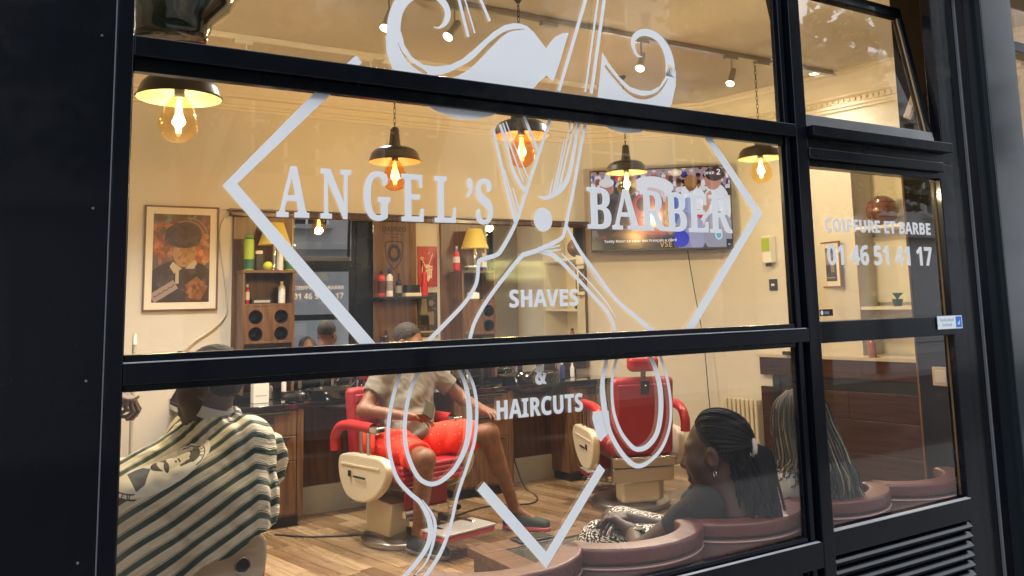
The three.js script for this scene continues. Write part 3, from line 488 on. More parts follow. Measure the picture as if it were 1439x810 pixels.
function frameArt(name, label, cx, cy, z, W, h, fw, fm, matW, paintTex, depth = .018) {
  const t = thing(name, label, 'picture', [cx, cy, z]);
  part('frame', [box(-W, -h, 0, -W + fw, h, depth, .002), box(W - fw, -h, 0, W, h, depth, .002), box(-W + fw + .0002, h - fw, 0, W - fw - .0002, h, depth, .002), box(-W + fw + .0002, -h, 0, W - fw - .0002, -h + fw, depth, .002)], fm, t);
  if (matW) part('mount', box(-W + fw, -h + fw, .001, W - fw, h - fw, .006, 0), std({ color: L(.78, .72, .58), roughness: .8 }), t);
  const g = new THREE.PlaneGeometry(2 * (W - fw - matW), 2 * (h - fw - matW)); g.translate(0, 0, matW ? .0075 : .005); part('print', g, std({ map: paintTex, roughness: .35 }), t);
  return t;
}
{ // a generic stand-in with the poster's colours: flat cap, blank face, dark coat, razor blade
  const p = canv(400, 620, (g, w, h) => {
    g.fillStyle = '#5a4e46'; g.fillRect(0, 0, w, h);
    const bl = (n, cs, x0, x1, y0, y1, r0, r1) => { for (let i = 0; i < n; i++) { g.fillStyle = cs[Math.floor(rnd() * cs.length)]; g.globalAlpha = .35 + .5 * rnd(); g.beginPath(); g.ellipse(rr(x0, x1), rr(y0, y1), rr(r0, r1), rr(r0, r1) * .6, rr(0, 3), 0, 7); g.fill(); } g.globalAlpha = 1; };
    bl(60, ['#b4532c', '#c9683a', '#8d3a22', '#d98a52'], 0, 130, 70, 320, 8, 40); bl(60, ['#b4532c', '#c4602e', '#93401f', '#e09a5a'], 290, 400, 150, 330, 8, 40); bl(30, ['#6f7f78', '#84938a', '#7d3b34', '#4f4a4a'], 0, 400, 0, 80, 8, 36); bl(24, ['#8d3f3a', '#a85a50', '#5a3a40'], 320, 400, 20, 150, 6, 26);
    g.fillStyle = '#2a2428'; g.beginPath(); g.moveTo(0, 400); g.quadraticCurveTo(90, 330, 160, 330); g.lineTo(280, 330); g.quadraticCurveTo(360, 350, 400, 400); g.lineTo(400, 620); g.lineTo(0, 620); g.fill(); bl(26, ['#3a3440', '#463f4a', '#201c22', '#5a5058'], 0, 400, 390, 600, 10, 50);
    g.fillStyle = '#b98a52'; g.beginPath(); g.ellipse(218, 270, 80, 105, 0, 0, 7); g.fill(); bl(20, ['#a87742', '#c99a60', '#8d6236'], 165, 270, 225, 350, 10, 34);
    g.fillStyle = '#cdbf9f'; g.beginPath(); g.moveTo(140, 335); g.lineTo(205, 385); g.lineTo(150, 420); g.lineTo(118, 370); g.fill(); g.beginPath(); g.moveTo(295, 320); g.lineTo(225, 385); g.lineTo(290, 385); g.lineTo(312, 345); g.fill(); g.fillRect(160, 400, 24, 90);
    g.fillStyle = '#3a3236'; g.beginPath(); g.moveTo(80, 185); g.quadraticCurveTo(70, 70, 215, 55); g.quadraticCurveTo(345, 65, 335, 170); g.quadraticCurveTo(320, 240, 215, 238); g.quadraticCurveTo(120, 238, 80, 185); g.fill(); bl(34, ['#4a4044', '#5a4f50', '#2c2629'], 100, 320, 70, 215, 8, 36); g.strokeStyle = '#b79a9a'; g.lineWidth = 5; g.beginPath(); g.arc(235, 165, 120, 4.2, 6.1); g.stroke(); g.beginPath(); g.arc(245, 165, 140, 4.6, 6.0); g.stroke();
    g.save(); g.translate(80, 545); g.rotate(-.55); g.fillStyle = '#a79a92'; g.fillRect(-92, -34, 190, 68); g.fillStyle = '#3a3438'; for (let i = 0; i < 9; i++) g.fillRect(-76 + i * 19, -7 + (i % 2) * 5, 13, 8); g.fillRect(-80, -1, 165, 3); g.restore();
    g.fillStyle = '#8d5230'; g.beginPath(); g.moveTo(230, 500); g.lineTo(310, 440); g.lineTo(390, 510); g.lineTo(340, 610); g.lineTo(270, 600); g.fill(); bl(26, ['#a4683e', '#6d3a24', '#c78a56', '#52302a'], 240, 380, 470, 600, 8, 28); g.fillStyle = 'rgba(128,104,88,.30)'; g.fillRect(0, 0, w, h);
  });
  frameArt('framed_poster', 'framed orange and dark poster with wide cream mount on left wall', 1.254, 1.885, BW + .002, .262, .385, .012, std({ color: L(.16, .09, .06), roughness: .4 }), .05, p);
  const red = canv(160, 300, (g, w, h) => { g.fillStyle = '#b23a30'; g.fillRect(0, 0, w, h); g.fillStyle = '#e8d8b4'; for (let i = 0; i < 6; i++) { g.fillRect(34 + i * 15, 130 + Math.abs(i - 2.5) * 8, 10, 90); } g.save(); g.translate(84, 170); g.rotate(-.15); g.fillRect(-46, -20, 92, 30); g.fillStyle = '#7a2018'; g.font = 'bold 26px serif'; g.fillText('barber', -40, 4); g.restore(); g.strokeStyle = '#e8d8b4'; g.lineWidth = 5; g.beginPath(); g.moveTo(128, 50); g.lineTo(88, 150); g.moveTo(36, 96); g.lineTo(60, 140); g.stroke(); g.beginPath(); g.arc(34, 88, 10, 0, 7); g.stroke(); g.fillStyle = '#2a1512'; g.fillRect(22, 100, 12, 60); g.fillStyle = '#e8d8b4'; for (let i = 0; i < 12; i++) g.fillRect(rr(20, 140), rr(30, 90), 4, 4); g.beginPath(); g.moveTo(58, 220); g.lineTo(112, 220); g.lineTo(88, 270); g.fill(); });
  frameArt('red_poster', 'small red poster with cream hand and scissors drawing', 3.265, 1.83, BW + .002, .092, .172, .004, M.redPlain, 0, red, .008);
  const dk = canv(160, 300, (g, w, h) => { g.fillStyle = '#3a342e'; g.fillRect(0, 0, w, h); for (let i = 0; i < 260; i++) { g.fillStyle = ['#4a4238', '#2a2521', '#6d5f4c', '#8d7a5e'][Math.floor(rnd() * 4)]; g.globalAlpha = .5; g.fillRect(rr(0, 150), rr(0, 290), rr(3, 22), rr(2, 14)); } g.globalAlpha = 1; g.fillStyle = '#8a7a60'; g.beginPath(); g.moveTo(30, 40); g.lineTo(70, 40); g.lineTo(84, 150); g.lineTo(20, 150); g.fill(); g.beginPath(); g.arc(112, 70, 22, 0, 7); g.fill(); g.fillRect(86, 130, 50, 90); g.fillStyle = '#1c1815'; g.fillRect(24, 160, 70, 60); g.fillStyle = '#a08e70'; g.fillRect(18, 262, 124, 12); });
  frameArt('dark_poster', 'small dark sepia poster below the red poster', 3.262, 1.42, BW + .002, .094, .188, .005, M.black, 0, dk, .008);
  const fr = frameArt('framed_picture', 'small framed picture on the right wall beside the window mullion', 0, 0, 0, .13, .19, .012, std({ color: L(.22, .12, .07), roughness: .4 }), .04, dk); fr.position.set(alongR(-2.66) - .004, 1.76, -2.66); fr.rotation.y = -Math.PI / 2 - .146 + .0;
}
// shelf units with round dryer holes
function shelfUnit(x0, x1, top, label) {
  const z0 = .0285, z1 = .25, t = thing('shelf_unit', label, 'shelf unit', [x0, 0, BW]); const w = x1 - x0;
  part('side_board', box(0, .88, z0, .018, top, z1, .002), M.walnut, t); part('side_board', box(w - .018, .88, z0, w, top, z1, .002), M.walnut, t);
  part('top_board', swapUV(box(-.004, top + .0002, z0, w + .004, top + .02, z1 + .006, .003)), M.walnut, t);
  part('back_board', box(.0185, .88, z0, w - .0185, top, z0 + .012, 0), M.walnutDark, t);
  for (const y of [top - .245, top - .52, top - .76]) part('shelf', box(.0185, y, z0 + .0125, w - .0185, y + .018, z1 - .004, .002), M.walnut, t);
  const hs = [], W = w - .037, cx = w / 2; for (const dy of [-.325, -.45]) for (const dx of [-.095, .095]) { const p = new THREE.Path(); p.absarc(cx + dx, top + dy, .052, 0, Math.PI * 2, true); hs.push(p); }
  const s = new THREE.Shape([[.0185, top - .50], [w - .0185, top - .50], [w - .0185, top - .2455], [.0185, top - .2455]].map((p) => new THREE.Vector2(...p))); s.holes = hs;
  const g = boxUV(swapUVless(new THREE.ExtrudeGeometry(s, { depth: .016, bevelEnabled: false, curveSegments: 24 }))); g.translate(0, 0, z1 - .022); part('hole_board', g, M.walnut, t);
  for (const dy of [-.325, -.45]) for (const dx of [-.095, .095]) part('dryer_holder', lathe([[.0515, .0], [.0515, -.09], [.03, -.12], [0, -.12]], 24).rotateX(Math.PI / 2).translate(cx + dx, top + dy, z1 - .008), M.black, t).material.side = THREE.DoubleSide;
  return t;
}
function swapUVless(g) { return g.index ? g.toNonIndexed() : g; }
shelfUnit(1.64, 2.03, 1.765, 'walnut shelf unit with four round holes under the green tube and tennis ball');
shelfUnit(3.47, 3.80, 1.765, 'walnut shelf unit with four round holes under the right yellow lamp');
function tableLamp(x, y, z, label) {
  const t = thing('table_lamp', label, 'table lamp', [x, y, z], 0, 'yellow shaded table lamps');
  part('base', lathe([[0, 0], [.05, 0], [.052, .012], [.02, .02], [.014, .05], [.022, .10], [.018, .16], [.008, .2], [.008, .24], [0, .24]], 24), M.chrome, t);
  part('lamp_shade', lathe([[.122, .195], [.066, .365]], 40), M.yellowShade, t);
  part('finial', new THREE.SphereGeometry(.008, 12, 8).translate(0, .25, 0), M.chrome, t);
}
tableLamp(1.90, 1.786, BW + .15, 'yellow shaded table lamp left, crossed by the white diamond line');
tableLamp(3.655, 1.786, BW + .15, 'yellow shaded table lamp right, on the unit beside the red can');
// bottles and small goods: one builder, each its own thing
function bottle(name, label, pos, prof, body, capM, capY, band) {
  const t = thing(name, label, 'bottle', pos); part('body', lathe(prof, 24), body, t);
  const top = prof[prof.length - 1][1]; part('cap', lathe([[.0, top + capY], [capM.r ?? .011, top + capY], [capM.r ?? .012, top + .0005], [0, top + .0005]], 20), capM.m, t);
  if (band) part('label_band', lathe([[band.r, band.y0], [band.r, band.y1]], 24), band.m, t).material.side = THREE.DoubleSide;
  return t;
}
const cyl = (r, h, n = r * .35) => [[0, 0], [r * .95, 0], [r, .006], [r, h - .02], [n + .004, h], [n, h + .004], [0, h + .004]];
const U1 = 1.7855, U1z = BW + .17;
bottle('spray_can', 'tall lime green tube with dark green foot on the left unit', [1.705, U1, U1z], cyl(.036, .23, .030), M.lime, { m: M.green, r: .031 }, .03, { r: .0365, y0: .012, y1: .085, m: std({ color: L(.02, .12, .06), roughness: .4, side: 2 }) });
bottle('spray_can', 'lime green can with dark base, half behind the white diamond line', [2.005, U1, U1z], cyl(.032, .15, .02), M.lime, { m: M.darkGreen, r: .02 }, .03, { r: .0325, y0: .01, y1: .075, m: std({ color: L(.02, .10, .04), roughness: .4, side: 2 }) });
bottle('white_bottle', 'slim white bottle behind the tennis ball', [1.935, U1, U1z + .01], cyl(.024, .2), M.bottleWhite, { m: M.bottleWhite, r: .012 }, .03);
{ const t = thing('tennis_ball', 'bright yellow tennis ball on the left shelf unit', 'ball', [1.838, U1 + .034, U1z + .03]); part('ball', new THREE.SphereGeometry(.034, 28, 20), std({ color: L(.55, .62, .02), roughness: .95 }), t); part('seam', tube(Array.from({ length: 24 }, (_, i) => { const a = i / 24 * 6.283, q = V(Math.cos(a) + .28 * Math.cos(3 * a), .9 * Math.sin(2 * a) * .8, Math.sin(a) - .28 * Math.sin(3 * a)).normalize().multiplyScalar(.0338); return [q.x, q.y, q.z]; }), .0012, 80, 5, true), M.white, t); }
{ const t = thing('hair_clipper', 'dark hair clipper standing beside the green tube', 'clipper', [1.772, U1, U1z]); part('body', extr([[-.018, 0], [.018, 0], [.022, .08], [.02, .12], [-.02, .12], [-.022, .07]], .03), M.black, t); part('blade', box(-.026, .121, .0, .026, .15, .028, .003), M.chrome, t); }
const shelfRow = (pos, list) => list.forEach(([dx, r, h, m, c, label, band]) => bottle('bottle', label, [pos[0] + dx, pos[1], pos[2]], cyl(r, h), m, { m: c, r: r * .45 }, .022, band));
const lab = (c) => std({ color: c, roughness: .5, side: THREE.DoubleSide });
shelfRow([1.66, 1.5385, BW + .15], [[.04, .017, .12, M.bottleRed, M.white, 'small brown bottle at left in the top compartment of left unit', { r: .0174, y0: .03, y1: .09, m: lab(L(.6, .55, .4)) }], [.30, .027, .14, M.bottleWhite, M.bottleWhite, 'white cylinder in the top compartment of left unit']]);
{ const t = thing('trimmer_box', 'low dark product box lying in the left unit top compartment', 'box', [1.80, 1.5385, BW + .16]); part('carton', box(-.075, 0, -.03, .075, .035, .03, .002), M.black, t); part('print', box(-.06, .008, .0302, .06, .026, .031, 0), std({ color: L(.4, .36, .3) }), t); }
shelfRow([1.66, 1.0235, BW + .16], [[.06, .024, .075, M.chrome, M.black, 'silver jar first in the bottom compartment of left unit'], [.135, .026, .08, M.bottleWhite, M.black, 'pale jar middle in the bottom compartment of left unit'], [.24, .026, .08, M.steel, M.black, 'grey jar last in the bottom compartment of left unit']]);
// floating shelf with products
{ const t = thing('wall_shelf', 'thin dark floating shelf crowded with hair products', 'shelf', [0, 0, BW]); part('board', swapUV(box(2.755, 1.555, .0285, 3.225, 1.575, .17, .003)), M.black, t); part('bracket', [box(2.80, 1.535, .029, 2.82, 1.5545, .14, .002), box(3.10, 1.535, .029, 3.12, 1.5545, .14, .002)], M.black, t); }
const S1 = 1.5755, S1z = BW + .10;
bottle('bottle', 'red spray bottle with black top at the shelf left end', [2.80, S1, S1z], cyl(.032, .18), M.bottleRed, { m: M.black, r: .014 }, .03, { r: .0325, y0: .03, y1: .13, m: lab(L(.06, .01, .012)) });
bottle('bottle', 'white bottle with dark blue top beside the red spray bottle', [2.872, S1, S1z], cyl(.028, .185), M.bottleWhite, { m: M.bottleBlue, r: .018 }, .045, { r: .0285, y0: .05, y1: .13, m: lab(L(.25, .24, .25)) });
bottle('bottle', 'dark pump bottle at the middle of the shelf', [2.955, S1, S1z], cyl(.026, .14), M.blackGloss, { m: M.black, r: .008 }, .05, { r: .0265, y0: .03, y1: .09, m: lab(L(.25, .24, .22)) });
{ const t = thing('product_box', 'low black carton with cream base on the floating shelf', 'box', [3.07, S1, S1z]); part('carton', box(-.06, .03, -.04, .06, .095, .04, .002), M.black, t); part('tray', box(-.075, 0, -.05, .07, .0295, .05, .003), M.cream, t); }
bottle('bottle', 'tall translucent red bottle at the shelf right end before red poster', [3.175, S1, S1z + .03], [[0, 0], [.028, 0], [.03, .01], [.03, .10], [.02, .13], [.026, .16], [.018, .2], [0, .2]], M.bottleRed, { m: M.bottleRed, r: .012 }, .05);
bottle('spray_can', 'red spray can with chrome nozzle on the right shelf unit', [3.462, U1, BW + .17], cyl(.030, .165), M.bottleRed, { m: M.chrome, r: .01 }, .045, { r: .0305, y0: .07, y1: .12, m: lab(L(.6, .55, .5)) });
bottle('bottle', 'dark blue bottle under the right yellow lamp', [3.71, U1, BW + .20], cyl(.03, .12), M.bottleBlue, { m: M.white, r: .012 }, .03, { r: .0305, y0: .03, y1: .08, m: lab(L(.55, .55, .6)) });
{ const t = thing('product_box', 'flat green and white carton in front of right lamp', 'box', [3.60, U1, BW + .2]); part('carton', box(-.06, 0, -.03, .055, .03, .03, .002), M.darkGreen, t); part('lid', box(-.06, .0302, -.03, .055, .042, .03, .002), M.white, t); }
{ const t = thing('paper_pack', 'white paper pack in the right unit top compartment', 'box', [3.62, 1.5385, BW + .17]); part('pack', box(-.05, 0, -.03, .05, .06, .03, .012), M.white, t); part('flap', box(-.03, .0602, -.02, .03, .068, .02, .003), M.cream, t); }
{ const t = thing('booklet', 'pale booklet leaning in the right unit bottom compartment', 'booklet', [3.60, 1.0235, BW + .16]); const a = part('cover', box(-.05, 0, -.006, .05, .16, .006, .002), M.white, t); a.rotation.z = .12; part('band', box(-.05, .02, .0062, .05, .04, .0075, 0), M.cream, t).rotation.z = .12; }
for (const [x, h, m, l] of [[2.84, .17, M.blackGloss, 'black dropper bottle below the floating shelf, left'], [2.80, .12, M.black, 'black tub below the floating shelf at far left'], [3.08, .19, M.bottleWhite, 'white nozzle bottle just above the seated man\u2019s head']]) bottle('bottle', l, [x, .895 + (x === 3.08 ? .22 : .2), BW + .1], cyl(.028, h), m, { m: m === M.bottleWhite ? M.white : M.black, r: .012 }, .04);
{ const t = thing('wall_shelf', 'lower dark shelf hidden behind the seated man\u2019s head', 'shelf', [0, 0, BW]); part('board', swapUV(box(2.76, 1.075, .0285, 3.15, 1.094, .17, .003)), M.black, t); part('bracket', box(2.9, 1.055, .029, 2.92, 1.0745, .14, .002), M.black, t); }

// ================= COUNTER, CABINETS, SINKS =================
const CT = .80, ZF = -4.05;
{ const t = thing('countertop', 'long black countertop along the back wall', 'countertop', [0, 0, 0]); part('slab', box(1.2, CT, BW + .002, 4.80, CT + .035, ZF + .03, .004), M.blackGloss, t); part('upstand', box(1.2, CT + .0355, BW + .0025, 4.80, CT + .075, BW + .02, .002), M.blackGloss, t); part('front_panel', box(1.2, .2, -4.36, 4.75, CT - .002, -4.33, .002), M.walnutDark, t); part('plinth', box(1.2, .0, -4.34, 4.75, .198, -4.31, .003), std({ color: L(.32, .30, .27), roughness: .6 }), t); }
function cabinet(x0, x1, label) {
  const t = thing('cabinet', label, 'cabinet', [x0, 0, ZF]), w = x1 - x0;
  part('carcass', box(0, .07, -.58, w, CT - .002, 0, .003), M.walnut, t); part('toe_kick', box(.02, 0, -.56, w - .02, .0695, -.03, 0), M.black, t);
  let y = CT - .012; for (const h of [.17, .17, .36]) { const d = part('drawer_front', box(.008, y - h, .0005, w - .05, y - .006, .018, .003), M.walnut, t); part('handle', box(.05, y - .022, .0185, w - .1, y - .008, .03, .002), M.black, d); y -= h; }
  part('end_panel', box(w - .045, .07, .0005, w, CT - .006, .02, .003), M.walnut, t);
  part('socket_plate', box(w * .4, CT - .09, .019, w * .68, CT - .045, .026, .003), M.black, t); return t;
}
cabinet(1.33, 1.985, 'walnut drawer cabinet beside the striped cape');
cabinet(3.18, 3.72, 'walnut drawer cabinet behind the seated man\u2019s knee');
cabinet(4.28, 4.75, 'walnut drawer cabinet in the far corner behind the red chair');
function sink(x, label) {
  const t = thing('wash_basin', label, 'sink', [x, CT + .036, -4.20]);
  part('bowl', lathe([[0, -.10], [.12, -.095], [.20, -.05], [.245, .02], [.262, .065], [.268, .068], [.262, .06], [.24, .02], [.19, -.035], [.10, -.075], [0, -.08]], 40).scale(1.05, 1, .8), M.blackGloss, t);
  part('tap', [tube([[0, .0, -.22], [0, .16, -.22], [0, .2, -.17], [0, .19, -.1]], .012, 24, 8)], M.chrome, t);
  part('hose', tube([[.1, .02, -.2], [.16, .1, -.12], [.12, .06, 0], [.18, .075, .1]], .007, 24, 6), M.chrome, t);
  part('drain', lathe([[0, -.078], [.025, -.078], [.028, -.074], [0, -.073]], 16), M.chrome, t);
}
sink(2.34, 'black wash basin on the counter left of the seated man'); sink(4.0, 'black wash basin on the counter behind the word haircuts');
{ const t = thing('tissue_box', 'white tall box on the counter behind the client', 'box', [1.735, CT + .0355, -4.25]); part('carton', box(-.055, 0, -.04, .055, .17, .04, .003), M.white, t); part('print', box(-.04, .05, .0402, .04, .056, .041, 0), std({ color: L(.4, .38, .34) }), t); }
{ const t = thing('paper_pack', 'white carton behind the chair headrest', 'box', [3.02, CT + .0355, -4.3]); part('carton', box(-.04, 0, -.03, .04, .20, .03, .003), M.cream, t); part('lid', box(-.038, .2002, -.028, .038, .212, .028, .002), M.white, t); }
const cnt = ['chrome', 'bottleWhite', 'black', 'steel', 'blackGloss', 'bottleBlue'];
[[1.86, .022, .10], [1.93, .018, .14], [2.02, .03, .07], [2.08, .016, .15], [2.62, .018, .15], [2.69, .026, .09], [3.20, .02, .13], [3.29, .024, .1], [3.38, .018, .15], [3.52, .03, .08], [3.60, .02, .12], [4.35, .022, .12], [4.45, .03, .16], [4.53, .02, .1]].forEach(([x, r, h], i) => bottle('bottle', ['chrome', 'white', 'black', 'grey', 'glossy black', 'blue'][i % 6] + (x < 2 ? ' small bottle on the counter left of the left basin' : x < 2.2 ? ' jar at the left rim of the left basin' : x < 3 ? ' bottle on the counter behind the seated man' : x < 3.7 ? ' bottle on the counter between the basins' : ' bottle on the counter in the far corner') + (i % 2 ? ', slim' : ', squat'), [x, CT + .0355, -4.42 + (i % 3) * .1], cyl(r, h), M[cnt[i % 6]], { m: i % 2 ? M.white : M.black, r: r * .45 }, .02));
{ const t = thing('hair_dryer', 'black hair dryer lying on the counter', 'hair dryer', [1.95, CT + .075, -4.12], .5); part('barrel', lathe([[.0, -.12], [.03, -.12], [.036, -.06], [.04, .05], [.03, .09], [0, .09]], 20).rotateX(Math.PI / 2), M.blackGloss, t); part('handle', rod(V(0, 0, -.02), V(.05, -.03, -.13), .018, .015), M.black, t); }

// ================= TELEVISION AND RIGHT SIDE =================
{
  const t = thing('television', 'wall television showing a cheering crowd behind the word barber', 'television', [5.312, 2.334, -3.946], -.80); t.rotation.order = 'YXZ'; t.rotation.z = -.012;
  const scr = canv(1024, 576, (g, w, h) => {
    const bl = (x, y, rx, ry, c, a = 1, rot = 0) => { g.globalAlpha = a; g.fillStyle = c; g.beginPath(); g.ellipse(x, y, rx, ry, rot, 0, 7); g.fill(); g.globalAlpha = 1; };
    const sky = g.createLinearGradient(0, 0, 0, h); sky.addColorStop(0, '#a08890'); sky.addColorStop(.4, '#b09298'); sky.addColorStop(1, '#4a4450'); g.fillStyle = sky; g.fillRect(0, 0, w, h);
    const skin = ['#c98f78', '#a86e58', '#d8a890', '#8a5846', '#b77a66'], cl = ['#e2d8dc', '#2c3f8e', '#c02c38', '#efe6e6', '#3a3034', '#b08a98', '#d83a44', '#4a2c34'];
    for (let r = 0; r < 6; r++) for (let i = 0; i < 20; i++) { const s = 20 + r * 7, x = i * 54 + rr(-20, 20), y = 20 + r * 48 + rr(-12, 12); bl(x, y + s * 1.7, s * 1.25, s * 1.3, cl[Math.floor(rnd() * 8)]); bl(x, y, s * .62, s * .8, skin[Math.floor(rnd() * 5)]); bl(x, y - s * .45, s * .66, s * .5, ['#3a2a24', '#d9d4cc', '#8a6a40', '#221c1c', '#e4e0e6'][Math.floor(rnd() * 5)]); bl(x, y + s * .1, s * .5, s * .12, '#4a302a', .35); }
    // large figures in front: red-faced supporter in white cap, flag, grey shirts, boy at right
    bl(150, 330, 130, 220, '#3a3436'); bl(120, 120, 52, 62, '#b98272'); bl(118, 84, 56, 34, '#e6e2e0'); bl(250, 210, 90, 120, '#4d4346'); 
    bl(430, 350, 150, 200, '#c0525a'); bl(430, 300, 112, 140, '#cf6a68'); bl(470, 120, 150, 70, '#e9e9f2', 1, .15); bl(520, 190, 110, 34, '#d8c2c6', 1, .5); bl(380, 250, 40, 50, '#5a3c36', .8); bl(505, 235, 34, 44, '#5a3c36', .8); bl(430, 350, 60, 12, '#8a3438', .6); bl(420, 470, 90, 60, '#b23b44', .8);
    bl(585, 330, 40, 150, '#c08a4a'); for (let i = 0; i < 40; i++) bl(575 + rr(-30, 36), 240 + rr(0, 220), 6, 14, ['#e2b060', '#a8642c', '#d8984a'][i % 3], .8);
    bl(660, 300, 60, 120, '#2c56b8'); bl(700, 240, 34, 110, '#f0f0f6'); bl(795, 270, 60, 120, '#f2f2f7'); bl(740, 300, 30, 120, '#e9ebf5'); bl(770, 350, 60, 40, '#d83848', 1, -.5); bl(720, 330, 40, 120, '#8b98d0', .9);
    bl(745, 110, 44, 58, '#8a5c36'); bl(745, 96, 46, 46, '#a8733f'); bl(700, 470, 80, 150, '#8f8fb4'); bl(780, 480, 60, 120, '#a9a6c6');
    bl(925, 300, 100, 180, '#e8e8f0'); bl(930, 470, 110, 150, '#a39fb0'); bl(905, 90, 60, 76, '#c98a72'); bl(920, 50, 70, 52, '#3c2c2a'); bl(860, 250, 26, 80, '#cf9a80', 1, .3);
    bl(640, 30, 44, 26, '#ffd9a0', .9); bl(640, 30, 20, 16, '#fff6e0'); bl(250, 500, 110, 70, '#6a4436', .8); bl(660, 510, 60, 60, '#2030c8', .9, .5); bl(60, 520, 60, 30, '#d24a50', .8, -.6);
    const dk = g.createLinearGradient(0, 470, 0, 576); dk.addColorStop(0, 'rgba(24,20,24,0)'); dk.addColorStop(.35, 'rgba(20,17,20,.85)'); dk.addColorStop(1, 'rgba(20,17,20,.92)'); g.fillStyle = dk; g.fillRect(0, 470, 610, 106);
    g.fillStyle = '#fff'; g.font = 'bold 27px sans-serif'; g.fillText('Teddy Riner: Le c\u0153ur des Fran\u00e7ais a vibr\u00e9', 92, 526); g.font = 'bold 34px sans-serif'; g.fillText('jeux', 846, 52); g.font = 'bold 58px sans-serif'; g.fillText('2', 930, 58); bl(918, 44, 8, 8, '#d83040');
    g.strokeStyle = '#d9a548'; g.lineWidth = 7; g.font = 'bold 54px sans-serif'; g.fillStyle = '#d9a548'; g.fillText('VSE', 505, 566); bl(932, 486, 27, 38, '#d8f0f4'); bl(932, 486, 18, 26, '#5ab0c0', .8); g.fillStyle = '#1a1a28'; g.fillRect(984, 520, 40, 56); g.fillStyle = '#8ac0f0'; g.fillRect(996, 552, 14, 12);
  });
  part('casing', box(-.648, -.386, -.045, .648, .386, 0, .006), M.black, t);
  const g = new THREE.PlaneGeometry(1.272, .735); g.translate(0, .004, .0012); part('screen', g, std({ color: 0x050505, roughness: .15, emissive: 0xffffff, emissiveMap: scr, emissiveIntensity: .80 }), t);
  part('mount_arm', [box(-.2, -.15, -.09, .2, .15, -.046, .01), box(-.05, -.05, -.34, .05, .05, -.091, .006)], M.black, t);
  const rl = new THREE.RectAreaLight(L(.9, .88, 1), .5, 1.25, .7); rl.position.set(0, 0, .02); rl.rotation.y = Math.PI; t.add(rl);
  const c = thing('hanging_cable', 'thin black cable hanging down the wall below the television', 'cable', [5.62, 0, -3.75]); part('cable', tube([[-.06, 1.96, -.12], [-.03, 1.6, -.09], [.02, 1.1, -.05], [.03, .62, -.03], [.05, .06, 0]], .0045, 40, 6), M.cord, c);
}
const aR = -Math.atan2(C3[1] - C2[1], C3[0] - C2[0]);
function onRight(name, label, cat, z, y, group) { return thing(name, label, cat, [alongR(z) - .001, y, z], aR, group); }
{
  const t = onRight('wood_dado', 'dark red-brown wood counter front with black band along the right wall', 'counter', -3.36, 0); const l = 2.25;
  const rows = [[.0, .26], [.263, .515], [.518, .735], [.835, .985]];
  rows.forEach(([a, b], i) => { const cuts = [0, .55 + .13 * i, 1.5 + .1 * i, l]; for (let k = 0; k < 3; k++) part('board', swapUV(box(cuts[k] + .001, a, .001, cuts[k + 1] - .001, b, .045, .003)), M.walnutRed, t); });
  part('black_band', box(.12, .738, .001, l, .832, .034, .002), M.black, t); part('black_post', box(.13, .0, .0455, .20, .83, .060, .003), M.black, t);
  part('counter_top', box(-.01, .9855, .001, l, 1.012, .07, .003), std({ color: L(.55, .47, .34), roughness: .5 }), t);
  const r = onRight('radiator', 'cream column radiator at the foot of the wall behind the braided ponytail', 'radiator', -3.68, .06);
  const cols = []; for (let i = 0; i < 8; i++) { const c = box(i * .045 - .02, .03, .03, i * .045 + .014, .56, .13, .014); cols.push(c); } part('column', cols, M.cream, r); part('pipe', [rod(V(-.03, .52, .08), V(.335, .52, .08), .022), rod(V(-.03, .07, .08), V(.335, .07, .08), .022)], M.cream, r); part('foot', [box(-.01, -.06, .05, .01, .03, .11, .003), box(.28, -.06, .05, .30, .03, .11, .003)], M.cream, r);
  const d = onRight('soap_dispenser', 'lime and white dispenser on the wall right of the television', 'dispenser', -3.2, 1.80); part('body', box(-.045, 0, .001, .045, .24, .09, .012), M.white, d); part('label_front', box(-.04, .1, .0902, .04, .22, .093, .002), M.lime, d); part('nozzle', box(-.02, -.03, .04, .02, -.0005, .08, .005), M.black, d);
  const s = onRight('wall_plate', 'small black wall plate below the lime dispenser', 'plate', -3.2, 1.56); part('plate', box(-.04, 0, .001, .04, .1, .012, .003), M.black, s); part('dial', box(-.015, .04, .0122, .015, .06, .018, .002), M.white, s);
}
